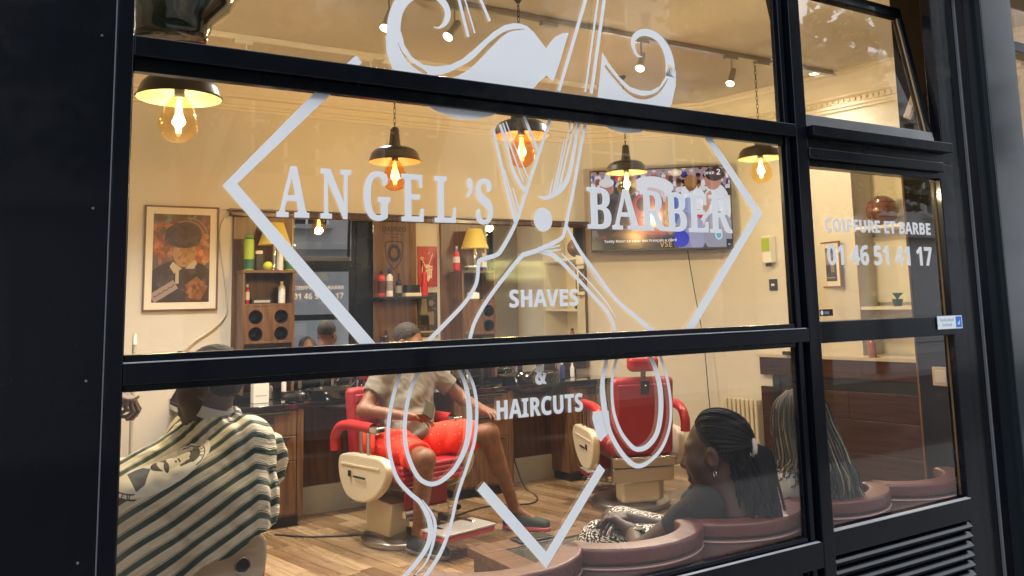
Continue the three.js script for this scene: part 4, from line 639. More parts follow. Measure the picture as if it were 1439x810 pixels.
{
  const bx = 6.17, bz = -2.25; const t = thing('basketball', 'glossy brown basketball on the upper niche shelf', 'ball', [bx, 2.056 + .122, bz]);
  part('ball', new THREE.SphereGeometry(.122, 40, 28), phy({ color: L(.16, .06, .035), roughness: .25, bumpMap: leatherB, bumpScale: .001, clearcoat: .8, clearcoatRoughness: .1 }), t);
  const s = []; for (const a of [0, 1]) s.push(new THREE.TorusGeometry(.1215, .0022, 6, 60).rotateX(a * Math.PI / 2).rotateZ(.2)); for (const o of [-.062, .062]) s.push(new THREE.TorusGeometry(.105, .0022, 6, 50).rotateX(Math.PI / 2).translate(0, o, 0)); part('seam', s, M.black, t);
  const p = thing('succulent', 'small green succulent in a green pot on the lower niche shelf', 'plant', [6.19, 1.411, -2.19]); part('pot', lathe([[0, 0], [.03, 0], [.042, .055], [.036, .055], [.03, .045], [0, .045]], 20), M.darkGreen, p);
  const lv = []; for (let i = 0; i < 14; i++) { const g = new THREE.SphereGeometry(.016, 8, 6); g.scale(.7, 1.8, .4); g.translate(0, .03, 0); g.rotateX(.35 + (i % 3) * .3); g.rotateY(i * 2.4); g.translate(0, .05 + (i % 3) * .01, 0); lv.push(g); } part('leaf', lv, std({ color: L(.05, .16, .05), roughness: .5 }), p);
  const b = thing('amber_bottle', 'small amber bottle on the counter below the niche', 'bottle', [6.02, 1.013, -2.33]); part('body', lathe(cyl(.03, .13, .014), 20), phy({ color: L(.35, .09, .03), roughness: .2, clearcoat: .6 }), b); part('cap', lathe([[0, .165], [.018, .165], [.018, .135], [0, .135]], 16), M.black, b);
  const c = thing('skin_bottle', 'tan bottle on the counter just right of the mullion', 'bottle', [5.93, 1.013, -2.86]); part('body', lathe(cyl(.032, .13, .016), 20), std({ color: L(.45, .2, .12), roughness: .4 }), c); part('cap', lathe([[0, .16], [.018, .16], [.018, .135], [0, .135]], 16), M.bottleWhite, c);
  const k = thing('card_reader', 'small dark card reader on the counter left of the mullion', 'card reader', [5.86, 1.013, -3.02]); part('body', box(-.03, 0, -.05, .03, .03, .05, .006), M.black, k); part('screen', box(-.02, .0302, -.04, .02, .033, 0, .001), M.steel, k);
}
{
  const t = thing('hanging_planter', 'glossy black hanging vessel behind the top left corner of the glass', 'planter', [.44, 2.285, -.62]);
  part('vessel', lathe([[0, 0], [.10, 0], [.115, .03], [.125, .07], [.17, .11], [.205, .17], [.21, .24], [.19, .32], [.18, .5], [.17, .5], [.17, .33]], 40), M.blackGloss, t).material.side = THREE.DoubleSide; part('cord', [0, 2.1, 4.2].map((a) => rod(V(Math.cos(a) * .175, .5, Math.sin(a) * .175), V(0, 1.012, 0), .003)), M.cord, t);
  const p = thing('floor_pole', 'pale grey metal pole behind the left jamb under the barber\u2019s hand', 'pole', [.86, 0, -4.0]); part('shaft', rod(V(0, .02, 0), V(0, 1.29, 0), .014), std({ color: L(.45, .43, .38), roughness: .4 }), p); part('tip', rod(V(0, 1.291, 0), V(0, 1.36, 0), .017, .012), M.bottleWhite, p); part('foot', lathe([[0, 0], [.12, 0], [.12, .015], [0, .03]], 20), M.steel, p);
  const c = thing('power_cable', 'cream cord looping down the wall beside the framed poster', 'cord', [1.6, 0, BW + .006]); part('cord', tube([[.0, 2.25, .01], [-.04, 2.2, .004], [-.075, 2.1, .004], [-.06, 1.9, .004], [-.025, 1.65, .004], [-.02, 1.47, .004], [-.1, 1.37, .006], [-.25, 1.27, .01], [-.34, 1.2, .02]], .006, 70, 7), M.creamCord, c); part('plug', box(-.36, 1.17, .005, -.33, 1.21, .03, .004), M.black, c);
  const f = thing('floor_cable', 'black cable lying across the wooden floor', 'cable', [0, .006, 0]); part('cable', tube([[1.75, 0, -3.9], [1.9, 0, -3.72], [2.05, 0, -3.62], [2.2, 0, -3.55], [2.4, 0, -3.5], [2.9, 0, -3.6], [3.3, 0, -3.72], [3.6, 0, -3.6], [3.75, 0, -3.75], [3.85, .02, -4.1], [3.85, .3, -4.3]], .006, 90, 6), M.cord, f);
}

// ================= BARBER CHAIRS =================
function barberChair(label, round, lift = 0) {
  const t = thing('barber_chair', label, 'barber chair', [0, 0, 0], 0, 'red and cream barber chairs');
  part('base_plate', lathe([[0, 0], [.288, 0], [.296, .006], [.296, .030], [.286, .040], [.255, .052], [.25, .066], [.19, .074], [.15, .080], [.13, .088], [0, .088]], 56), M.steel, t);
  part('pedestal', [box(-.085, .088, -.10, .085, .37, .10, .02), box(-.17, .34, -.19, .17, .40, .19, .01)], M.steel, t);
  part('pump_cover', extr([[-.13, .0], [.10, .0], [.13, .19], [-.14, .21]], .12, .008).rotateY(-Math.PI / 2).translate(-.09, .07, .0), M.cream, t);
  part('rear_cover', box(-.15, .06, -.27, .15, .22, -.105, .03), M.cream, t);
  part('front_panel', box(-.17, .235, .19, .17, .40, .215, .012), M.red, t); part('front_trim', [box(-.175, .18, .185, .175, .234, .222, .008), box(-.20, .37, .225, .20, .39, .245, .006)], M.chrome, t);
  const seat = part('seat', new RoundedBoxGeometry(.50, .12, .54, 4, .045).translate(0, .455, .01), M.red, t);
  part('seat_rib', [0, 1, 2, 3].map((i) => { const g = new RoundedBoxGeometry(.49, .036, .05, 3, .016); g.translate(0, .405 + i * .031, .275 - i * .004); return g; }), M.red, seat);
  const bk = part('backrest', new RoundedBoxGeometry(.46, .56, .09, 4, .04).translate(0, .26, 0), M.red, t); bk.position.set(0, .42, -.30); bk.rotation.x = -.13;
  part('back_rib', [0, 1, 2, 3, 4, 5].map((i) => { const g = new RoundedBoxGeometry(.38, .062, .03, 3, .014); g.translate(0, .12 + i * .068, .04); return g; }), M.red, bk);
  part('back_shell', new RoundedBoxGeometry(.40, .46, .03, 3, .014).translate(0, .27, -.04), M.red, bk); part('latch', box(-.032, .43, -.072, .032, .53, -.0555, .004), M.black, bk); part('knob', new THREE.SphereGeometry(.008, 12, 8).translate(0, .495, -.075), M.chrome, bk);
  part('back_frame', [box(-.235, -.09, -.06, .235, -.015, -.01, .008), box(-.23, -.2, -.05, .23, -.0955, -.0, .01)], M.steel, bk); part('back_bar', rod(V(-.235, -.02, -.064), V(.235, -.02, -.064), .008), M.chrome, bk);
  const hr = part('headrest', new RoundedBoxGeometry(.225, .115, .10, 4, .04).translate(0, .64, -.01), M.redPlain, bk); part('headrest_bar', box(-.018, .50, -.03, .018, .60, -.018, .002), M.chrome, hr);
  const sh = new THREE.CatmullRomCurve3([[-.26, .50], [-.25, .565], [-.2, .585], [.05, .595], [.22, .585], [.262, .545], [.255, .50], [.2, .42], [.08, .345], [-.06, .325], [-.17, .35], [-.235, .42]].map((p) => V(p[0], p[1], 0)), true, 'centripetal').getPoints(48).map((p) => [p.x, p.y - .035]);
  for (const s of [-1, 1]) {
    const g = extr(sh, .035, .012); g.rotateY(-Math.PI / 2); g.translate(s > 0 ? .345 : -.305, 0, 0); const m = part('side_shield', g, M.cream, t);
    const ox = s > 0 ? .3575 : -.3525; const rg = extr([[-.23, .012], [.20, .02], [.20, .03], [-.23, .022]], .004, .001); rg.rotateY(-Math.PI / 2); rg.translate(ox + (s > 0 ? .003 : 0) , .48, 0); part('shield_ridge', rg, M.cream, m);
    if (round) part('badge', [new THREE.CylinderGeometry(.026, .026, .006, 28).rotateZ(Math.PI / 2).translate(s * .361, .455, -.18)], M.black, m), part('badge_rim', new THREE.TorusGeometry(.026, .003, 6, 28).rotateY(Math.PI / 2).translate(s * .363, .455, -.18), M.chrome, m);
    else part('badge', [box(s * .360, .428, -.135, s * .365, .466, -.105, .001), box(s * .360, .428, -.075, s * .365, .440, .055, .001)], M.black, m);
    const pth = [[s * .315, .56, -.36], [s * .315, .64, -.365], [s * .315, .705, -.32], [s * .315, .735, -.22], [s * .315, .738, -.05], [s * .315, .735, .08]];
    part('armrest', tube(pth, .034, 40, 14).scale(1, 1, 1), M.redPlain, t); part('armrest_cap', [new RoundedBoxGeometry(.075, .05, .10, 3, .018).translate(s * .315, .73, .125)], M.chrome, t);
    part('arm_bracket', [box(s * .30, .535, -.06, s * .33, .72, -.02, .004), box(s * .295, .535, .03, s * .335, .71, .07, .006), box(s * .245, .46, -.1, s * .303, .50, .1, .004)], M.chrome, t);
  }
  part('footrest_arm', [box(-.14, .13, .18, -.11, .17, .52, .004), box(.11, .13, .18, .14, .17, .52, .004)], M.chrome, t);
  const fr = part('footrest', box(-.20, .115, .42, .20, .15, .64, .01), M.redPlain, t); part('tread_plate', box(-.205, .1505, .415, .205, .163, .645, .004), std({ color: L(.42, .41, .38), roughness: .4, metalness: .5 }), fr);
  part('lever', rod(V(.10, .14, .02), V(.30, .17, .16), .008), M.chrome, t); part('lever_knob', new THREE.SphereGeometry(.02, 14, 10).translate(.30, .17, .16), M.black, t);
  if (lift) { for (const c of t.children) if (c.name !== 'base_plate') c.position.y += lift; part('piston', rod(V(0, .08, 0), V(0, .10 + lift, 0), .06, .06, 24), M.chrome, t); }
  return t;
}
const chairA = barberChair('red and cream barber chair in which the man in red shorts sits', false);
chairA.position.set(2.44, 0, -3.30); chairA.rotation.y = .20;
const chairB = dup(chairA, [4.20, 0, -3.17], Math.PI - .36, 'empty red barber chair turned toward the mirror, its back to the window');
const chairC = barberChair('cream sided barber chair under the striped cape, cut by the frame bottom', true, .17);
chairC.position.set(.60, 0, -1.46); chairC.rotation.y = -Math.PI / 2 + .10;
for (const c of chairC.children) { if (/^arm/.test(c.name)) { c.position.y -= .17; c.scale.set(.93, 1, .72); } if (c.name === 'backrest') { c.position.y -= .10; c.position.z += .06; c.scale.setScalar(.84); } }   // its arms lowered under the cape

// ================= TUB CHAIRS AND TABLE =================
function sweepRect(pts, w, h, r, closed = false, seg = 48) { // rounded-rectangle section swept along a path, kept upright
  const c = new THREE.CatmullRomCurve3(pts.map((p) => V(...p)), closed), S = c.getSpacedPoints(seg), prof = []; const k = 4;
  for (const [cx, cy, a0] of [[w / 2 - r, h / 2 - r, 0], [-w / 2 + r, h / 2 - r, 90], [-w / 2 + r, -h / 2 + r, 180], [w / 2 - r, -h / 2 + r, 270]]) for (let i = 0; i <= k; i++) { const a = (a0 + i / k * 90) * Math.PI / 180; prof.push([cx + Math.cos(a) * r, cy + Math.sin(a) * r]); }
  const n = prof.length, pos = [], uv = [], idx = []; let s = 0;
  S.forEach((p, i) => { const a = S[Math.max(0, i - 1)], b = S[Math.min(seg, i + 1)], d = b.clone().sub(a).setY(0).normalize(), side = V(d.z, 0, -d.x); if (i) s += p.distanceTo(S[i - 1]); prof.forEach(([u, v], j) => { pos.push(p.x + side.x * u, p.y + v, p.z + side.z * u); uv.push(s, j / n * (2 * w + 2 * h)); }); });
  for (let i = 0; i < seg; i++) for (let j = 0; j < n; j++) { const a = i * n + j, b = i * n + (j + 1) % n, c2 = a + n, d = b + n; idx.push(a, c2, b, b, c2, d); }
  for (const e of [0, seg]) { const p = S[e], o = pos.length / 3; pos.push(p.x, p.y, p.z); uv.push(0, 0); for (let j = 0; j < n; j++) { const a = e * n + j, b = e * n + (j + 1) % n; e ? idx.push(o, a, b) : idx.push(o, b, a); } }
  const g = new THREE.BufferGeometry(); g.setAttribute('position', new THREE.Float32BufferAttribute(pos, 3)); g.setAttribute('uv', new THREE.Float32BufferAttribute(uv, 2)); g.setIndex(idx); g.computeVertexNormals(); return g;
}
function tubChair(label) {
  const t = thing('tub_chair', label, 'tub chair', [0, 0, 0], 0, 'row of mauve leather tub chairs along the window'), pl = [[-.252, -.222], [-.238, -.178], [-.19, -.115], [-.10, -.060], [0, -.042], [.10, -.060], [.19, -.115], [.238, -.178], [.252, -.222]].map(([x, z]) => [x * .968, z * .86 - .012]);
  part('back_shell', sweepRect(pl.map(([x, z]) => [x, .44, z + .006]), .058, .54, .010), M.mauveBack, t);
  part('rim_pad', sweepRect(pl.map(([x, z]) => [x, .738, z]), .080, .048, .010), M.mauve, t);
  part('stitch', tube(pl.map(([x, z]) => { const l = Math.hypot(x, z + .3) || 1; return [x + (x / l) * .034,   .702, z + .006 + ((z + .3) / l) * .030]; }), .0032, 60, 5), M.piping, t);
  part('arm', box(-.243, .2, -.52, -.185, .56, -.228, .02), M.mauve, t); part('arm', box(.185, .2, -.52, .243, .56, -.228, .02), M.mauve, t);
  part('seat', new RoundedBoxGeometry(.42, .14, .46, 4, .04).translate(0, .36, -.33), M.mauve, t);
  part('base', box(-.24, .06, -.54, .24, .29, -.09, .01), M.mauveBack, t);
  for (const [x, z] of [[-.2, -.5], [.2, -.5], [-.2, -.14], [.2, -.14]]) part('foot', rod(V(x, 0, z), V(x, .0595, z), .018, .024), M.black, t);
  return t;
}
const tcx = [1.334, 1.829, 2.324, 2.819, 3.313], tl = ['first tub chair from the left, below the vinyl arrow point', 'tub chair beside the woman with the ponytail, second from the left', 'tub chair the woman with the ponytail leans on, left of the mullion', 'tub chair of the woman with blonde braids, right of the mullion', 'empty tub chair at the right end, against the dark pier'];
const tub0 = tubChair(tl[0]); tub0.position.set(tcx[0], 0, -.062);
for (let i = 1; i < 5; i++) dup(tub0, [tcx[i], 0, -.062], undefined, tl[i]);
{
  const t = thing('coffee_table', 'low brown wooden table with dark glass inset behind the tub chairs', 'table', [1.86, 0, -1.42]);
  part('tabletop', [swapUV(box(0, .415, 0, .85, .45, .12, .004)), swapUV(box(0, .415, .52, .85, .45, .64, .004)), box(0, .415, .1205, .12, .45, .5195, .003), box(.73, .415, .1205, .85, .45, .5195, .003)], M.walnut, t);
  part('glass_inset', box(.1205, .425, .1205, .7295, .444, .5195, 0), phy({ color: L(.06, .06, .055), roughness: .05, clearcoat: 1, clearcoatRoughness: .02 }), t);
  part('side_panel', [box(.02, .0, .02, .05, .4145, .62, .003), box(.80, .0, .02, .83, .4145, .62, .003), box(.0505, .05, .59, .7995, .4145, .615, .003)], M.walnutDark, t);
  const m = thing('tablet', 'dark tablet lying on the low table', 'tablet', [2.16, .4502, -1.36]); part('body', box(-.09, 0, -.05, .09, .010, .05, .004), M.black, m); part('screen', box(-.08, .0101, -.042, .08, .0112, .042, 0), M.blackGloss, m);
}

// ================= PEOPLE =================
const smin = (a, b, k) => { const h = Math.max(k - Math.abs(a - b), 0) / k; return Math.min(a, b) - h * h * k * .25; };
const smax = (a, b, k) => -smin(-a, -b, k);
const cap = (a, ra, b, rb = ra) => ({ a, b, ra, rb });
const ell = (c, r) => ({ c, r });
function field(prims, k) { // smooth union of tapered capsules and ellipsoids
  return (x, y, z) => {
    let d = 1e3;
    for (let i = 0; i < prims.length; i++) {
      const p = prims[i]; let e;
      if (p.c) { const X = x - p.c[0], Y = y - p.c[1], Z = z - p.c[2], k0 = Math.sqrt(X * X / (p.r[0] * p.r[0]) + Y * Y / (p.r[1] * p.r[1]) + Z * Z / (p.r[2] * p.r[2])), k1 = Math.sqrt(X * X / p.r[0] ** 4 + Y * Y / p.r[1] ** 4 + Z * Z / p.r[2] ** 4) + 1e-9; e = k0 < 1e-6 ? -Math.min(...p.r) : k0 * (k0 - 1) / k1; }
      else { const ax = p.a[0], ay = p.a[1], az = p.a[2], bx = p.b[0] - ax, by = p.b[1] - ay, bz = p.b[2] - az, X = x - ax, Y = y - ay, Z = z - az; let t = (X * bx + Y * by + Z * bz) / (bx * bx + by * by + bz * bz + 1e-12); t = t < 0 ? 0 : t > 1 ? 1 : t; const u = X - bx * t, v = Y - by * t, w = Z - bz * t; e = Math.sqrt(u * u + v * v + w * w) - (p.ra + (p.rb - p.ra) * t); }
      d = i ? smin(d, e, p.k ?? k) : e;
    }
    return d;
  };
}
function nets(f, lo, hi, cell) { // surface nets: one vertex per crossed cell, normals from the field
  const n = [0, 1, 2].map((i) => Math.ceil((hi[i] - lo[i]) / cell) + 1), [nx, ny, nz] = n, val = new Float32Array(nx * ny * nz), id = (i, j, k) => i + nx * (j + ny * k);
  for (let k = 0; k < nz; k++) for (let j = 0; j < ny; j++) for (let i = 0; i < nx; i++) val[id(i, j, k)] = f(lo[0] + i * cell, lo[1] + j * cell, lo[2] + k * cell);
  const vid = new Int32Array(nx * ny * nz).fill(-1), pos = [], nor = [], idx = [];
  const E = [[0, 0, 0, 1, 0, 0], [0, 1, 0, 1, 1, 0], [0, 0, 1, 1, 0, 1], [0, 1, 1, 1, 1, 1], [0, 0, 0, 0, 1, 0], [1, 0, 0, 1, 1, 0], [0, 0, 1, 0, 1, 1], [1, 0, 1, 1, 1, 1], [0, 0, 0, 0, 0, 1], [1, 0, 0, 1, 0, 1], [0, 1, 0, 0, 1, 1], [1, 1, 0, 1, 1, 1]];
  for (let k = 0; k < nz - 1; k++) for (let j = 0; j < ny - 1; j++) for (let i = 0; i < nx - 1; i++) {
    let c = 0, X = 0, Y = 0, Z = 0;
    for (const e of E) { const a = val[id(i + e[0], j + e[1], k + e[2])], b = val[id(i + e[3], j + e[4], k + e[5])]; if (a < 0 !== b < 0) { const t = a / (a - b); X += e[0] + (e[3] - e[0]) * t; Y += e[1] + (e[4] - e[1]) * t; Z += e[2] + (e[5] - e[2]) * t; c++; } }
    if (!c) continue;
    const x = lo[0] + (i + X / c) * cell, y = lo[1] + (j + Y / c) * cell, z = lo[2] + (k + Z / c) * cell, h = cell * .4;
    vid[id(i, j, k)] = pos.length / 3; pos.push(x, y, z);
    let gx = f(x + h, y, z) - f(x - h, y, z), gy = f(x, y + h, z) - f(x, y - h, z), gz = f(x, y, z + h) - f(x, y, z - h); const l = Math.hypot(gx, gy, gz) || 1; nor.push(gx / l, gy / l, gz / l);
  }
  const quad = (a, b, c, d, flip) => { if (a < 0 || b < 0 || c < 0 || d < 0) return; flip ? idx.push(a, c, b, a, d, c) : idx.push(a, b, c, a, c, d); };
  for (let k = 1; k < nz - 1; k++) for (let j = 1; j < ny - 1; j++) for (let i = 1; i < nx - 1; i++) {
    const s = val[id(i, j, k)] < 0;
    if (s !== val[id(i + 1, j, k)] < 0) quad(vid[id(i, j - 1, k - 1)], vid[id(i, j, k - 1)], vid[id(i, j, k)], vid[id(i, j - 1, k)], !s);
    if (s !== val[id(i, j + 1, k)] < 0) quad(vid[id(i - 1, j, k - 1)], vid[id(i - 1, j, k)], vid[id(i, j, k)], vid[id(i, j, k - 1)], !s);
    if (s !== val[id(i, j, k + 1)] < 0) quad(vid[id(i - 1, j - 1, k)], vid[id(i, j - 1, k)], vid[id(i, j, k)], vid[id(i - 1, j, k)], !s);
  }
  const g = new THREE.BufferGeometry(); g.setAttribute('position', new THREE.Float32BufferAttribute(pos, 3)); g.setAttribute('normal', new THREE.Float32BufferAttribute(nor, 3)); g.setIndex(idx); return g;
}
function boundsOf(prims, pad) { const lo = [1e3, 1e3, 1e3], hi = [-1e3, -1e3, -1e3]; for (const p of prims) for (let i = 0; i < 3; i++) { if (p.c) { lo[i] = Math.min(lo[i], p.c[i] - p.r[i]); hi[i] = Math.max(hi[i], p.c[i] + p.r[i]); } else { lo[i] = Math.min(lo[i], p.a[i] - p.ra, p.b[i] - p.rb); hi[i] = Math.max(hi[i], p.a[i] + p.ra, p.b[i] + p.rb); } } return [lo.map((v) => v - pad), hi.map((v) => v + pad)]; }
const mesh = (prims, k, cell, mod) => { const f0 = field(prims, k), f = mod ? (x, y, z) => mod(f0(x, y, z), x, y, z) : f0, [lo, hi] = boundsOf(prims, .02 + cell); return nets(f, lo, hi, cell); };
const A = (v) => [v.x, v.y, v.z];
// head in its own axes (faces +z), 3.5 mm cells, placed by a matrix
function headGeo(mat, opt = {}) {
  const pr = [ell([0, .032, -.018], [.076, .094, .096]), ell([0, -.02, .02], [.062, .09, .070]), ell([0, -.078, .028], [.050, .040, .052]), { ...cap([0, -.100, .071], .018, [0, -.1, .060]), k: .025 }, { ...cap([0, .008, .087], .010, [0, -.030, .106], .0155), k: .018 }, { ...cap([-.015, -.036, .093], .0095, [-.010, -.036, .095]), k: .012 }, { ...cap([.015, -.036, .093], .0095, [.010, -.036, .095]), k: .012 }, { ...cap([-.040, .026, .070], .012, [.040, .026, .070]), k: .03 }, ell([-.044, -.024, .055], [.026, .028, .028]), ell([.044, -.024, .055], [.026, .028, .028]),
    { ...cap([-.019, -.061, .085], .009, [.019, -.061, .085]), k: .012 }, { ...cap([0, -.060, .093], .007, [0, -.061, .09]), k: .014 }, { ...cap([-.015, -.0755, .087], .0105, [.015, -.0755, .087]), k: .012 }, { ...cap([0, -.08, -.02], .052, [0, -.20, -.045], .056), k: .04 }];
  const f0 = field(pr, .035), inv = mat.clone().invert(), s = new THREE.Vector3().setFromMatrixScale(mat).x, ears = field([ell([.078, -.008, -.012], [.009, .032, .021]), ell([-.078, -.008, -.012], [.009, .032, .021])], .01), concha = field([ell([.088, -.004, -.006], [.007, .019, .012]), ell([-.088, -.004, -.006], [.007, .019, .012])], .01);
  const eyes = field([ell([.031, .004, .077], [.0125, .0125, .0125]), ell([-.031, .004, .077], [.0125, .0125, .0125])], .001), soc = field([ell([.032, .004, .098], [.019, .013, .02]), ell([-.032, .004, .098], [.019, .013, .02])], .001);
  const f = (x, y, z) => { let d = f0(x, y, z); d = smax(d, -soc(x, y, z), .014); d = smin(d, eyes(x, y, z), .003); let e = smin(d, ears(x, y, z), .012); e = smax(e, -concha(x, y, z), .006); const m = Math.hypot(Math.max(Math.abs(x) - .02, 0), (y + .0685) * 1.0, z - .094) - .0022; return smax(e, -m, .006); };
  const g = nets(f, [-.10, -.19, -.13], [.10, .14, .13], opt.cell ?? .0042); g.applyMatrix4(mat); return g;
}
function basis(pos, fwd, scale = 1, up = [0, 1, 0]) { const z = V(...fwd).normalize(), x = V(...up).cross(z).normalize(), y = z.clone().cross(x); const m = new THREE.Matrix4().makeBasis(x, y, z); m.scale(V(scale, scale, scale)); m.setPosition(V(...pos)); return m; }
// hand: wrist at origin, fingers along +x, palm faces -y, thumb on +z (side = 1) or -z (side = -1)
function handGeo(wrist, dir, palmDown, side, curl, thumbIn = .3) {
  const x = V(...dir).normalize(), y0 = V(...palmDown).negate(), z = x.clone().cross(y0).normalize(), y = z.clone().cross(x), W = V(...wrist);
  const P = (a, b, c) => A(W.clone().addScaledVector(x, a).addScaledVector(y, b).addScaledVector(z, c * side)), pr = [];
  pr.push(cap(P(-.03, 0, 0), .026, P(.012, 0, 0), .027));
  const zi = [.029, .010, -.010, -.028], ln = [[.042, .026, .021], [.047, .030, .022], [.043, .028, .021], [.033, .021, .019]], bx = [.088, .093, .089, .080];
  zi.forEach((c, i) => {
    pr.push({ ...cap(P(.005, 0, c * .55), .0155, P(bx[i], .002, c), .0115), k: .016 });
    let a = 0, X = bx[i], Y = .002, r = i === 3 ? .0082 : .0092; const cu = Array.isArray(curl) ? curl[i] : curl;
    for (let j = 0; j < 3; j++) { a += cu * [.75, 1, .7][j]; const X2 = X + Math.cos(a) * ln[i][j], Y2 = Y - Math.sin(a) * ln[i][j]; pr.push({ ...cap(P(X, Y, c * (1 + j * .05)), r, P(X2, Y2, c * (1.05 + j * .05)), r * .9), k: .004 }); X = X2; Y = Y2; r *= .9; }
  });
  pr.push({ ...cap(P(.012, -.006, .020), .017, P(.044, -.018, .043 - thumbIn * .012), .0125), k: .014 }, { ...cap(P(.044, -.018, .043 - thumbIn * .012), .0115, P(.070, -.028, .046 - thumbIn * .03), .0100), k: .004 }, { ...cap(P(.070, -.028, .046 - thumbIn * .03), .0098, P(.092, -.034, .040 - thumbIn * .045), .0085), k: .004 });
  return mesh(pr, .006, .0034);
}
const skin = (r, g, b) => phy({ color: L(r * 1.12, g * 1.12, b * 1.12), map: skinT, roughness: .48, bumpMap: leatherB, bumpScale: .0006, sheen: .2, sheenColor: L(.4, .3, .25), sheenRoughness: .5 });
const knit = (c, extra = {}) => std({ color: L(...c), roughness: .9, bumpMap: clothB, bumpScale: .0006, ...extra });
function setPlanarUV(g, fn) { const p = g.attributes.position, n = g.attributes.normal, uv = new Float32Array(p.count * 2); for (let i = 0; i < p.count; i++) { const q = fn(p.getX(i), p.getY(i), p.getZ(i), n.getX(i), n.getY(i), n.getZ(i)); uv[2 * i] = q[0]; uv[2 * i + 1] = q[1]; } g.setAttribute('uv', new THREE.BufferAttribute(uv, 2)); return g; }
const uvXY = (g, s = 1) => setPlanarUV(g, (x, y, z, a, b, c) => (Math.abs(b) > .7 ? [x * s, z * s] : Math.abs(a) > Math.abs(c) ? [z * s, y * s] : [x * s, y * s]));
const bodyPart = (name, list, mat, parent) => part(name, list.map((g) => uvXY(g, 4)), mat, parent);

function braid(q, r, n) { // a plaited strand: a tube whose radius swells at every crossing
  const g = tube(q, r, n, 5), p = g.attributes.position, c = new THREE.CatmullRomCurve3(q.map((v) => V(...v))), L0 = c.getLength(), k = L0 / .011 * Math.PI;
  for (let i = 0; i <= n; i++) { const o = c.getPointAt(i / n), s = .72 + .34 * Math.abs(Math.sin(i / n * k)); for (let j = 0; j < 6; j++) { const w = i * 6 + j; p.setXYZ(w, lerp(o.x, p.getX(w), s), lerp(o.y, p.getY(w), s), lerp(o.z, p.getZ(w), s)); } }
  g.computeVertexNormals(); return g;
}
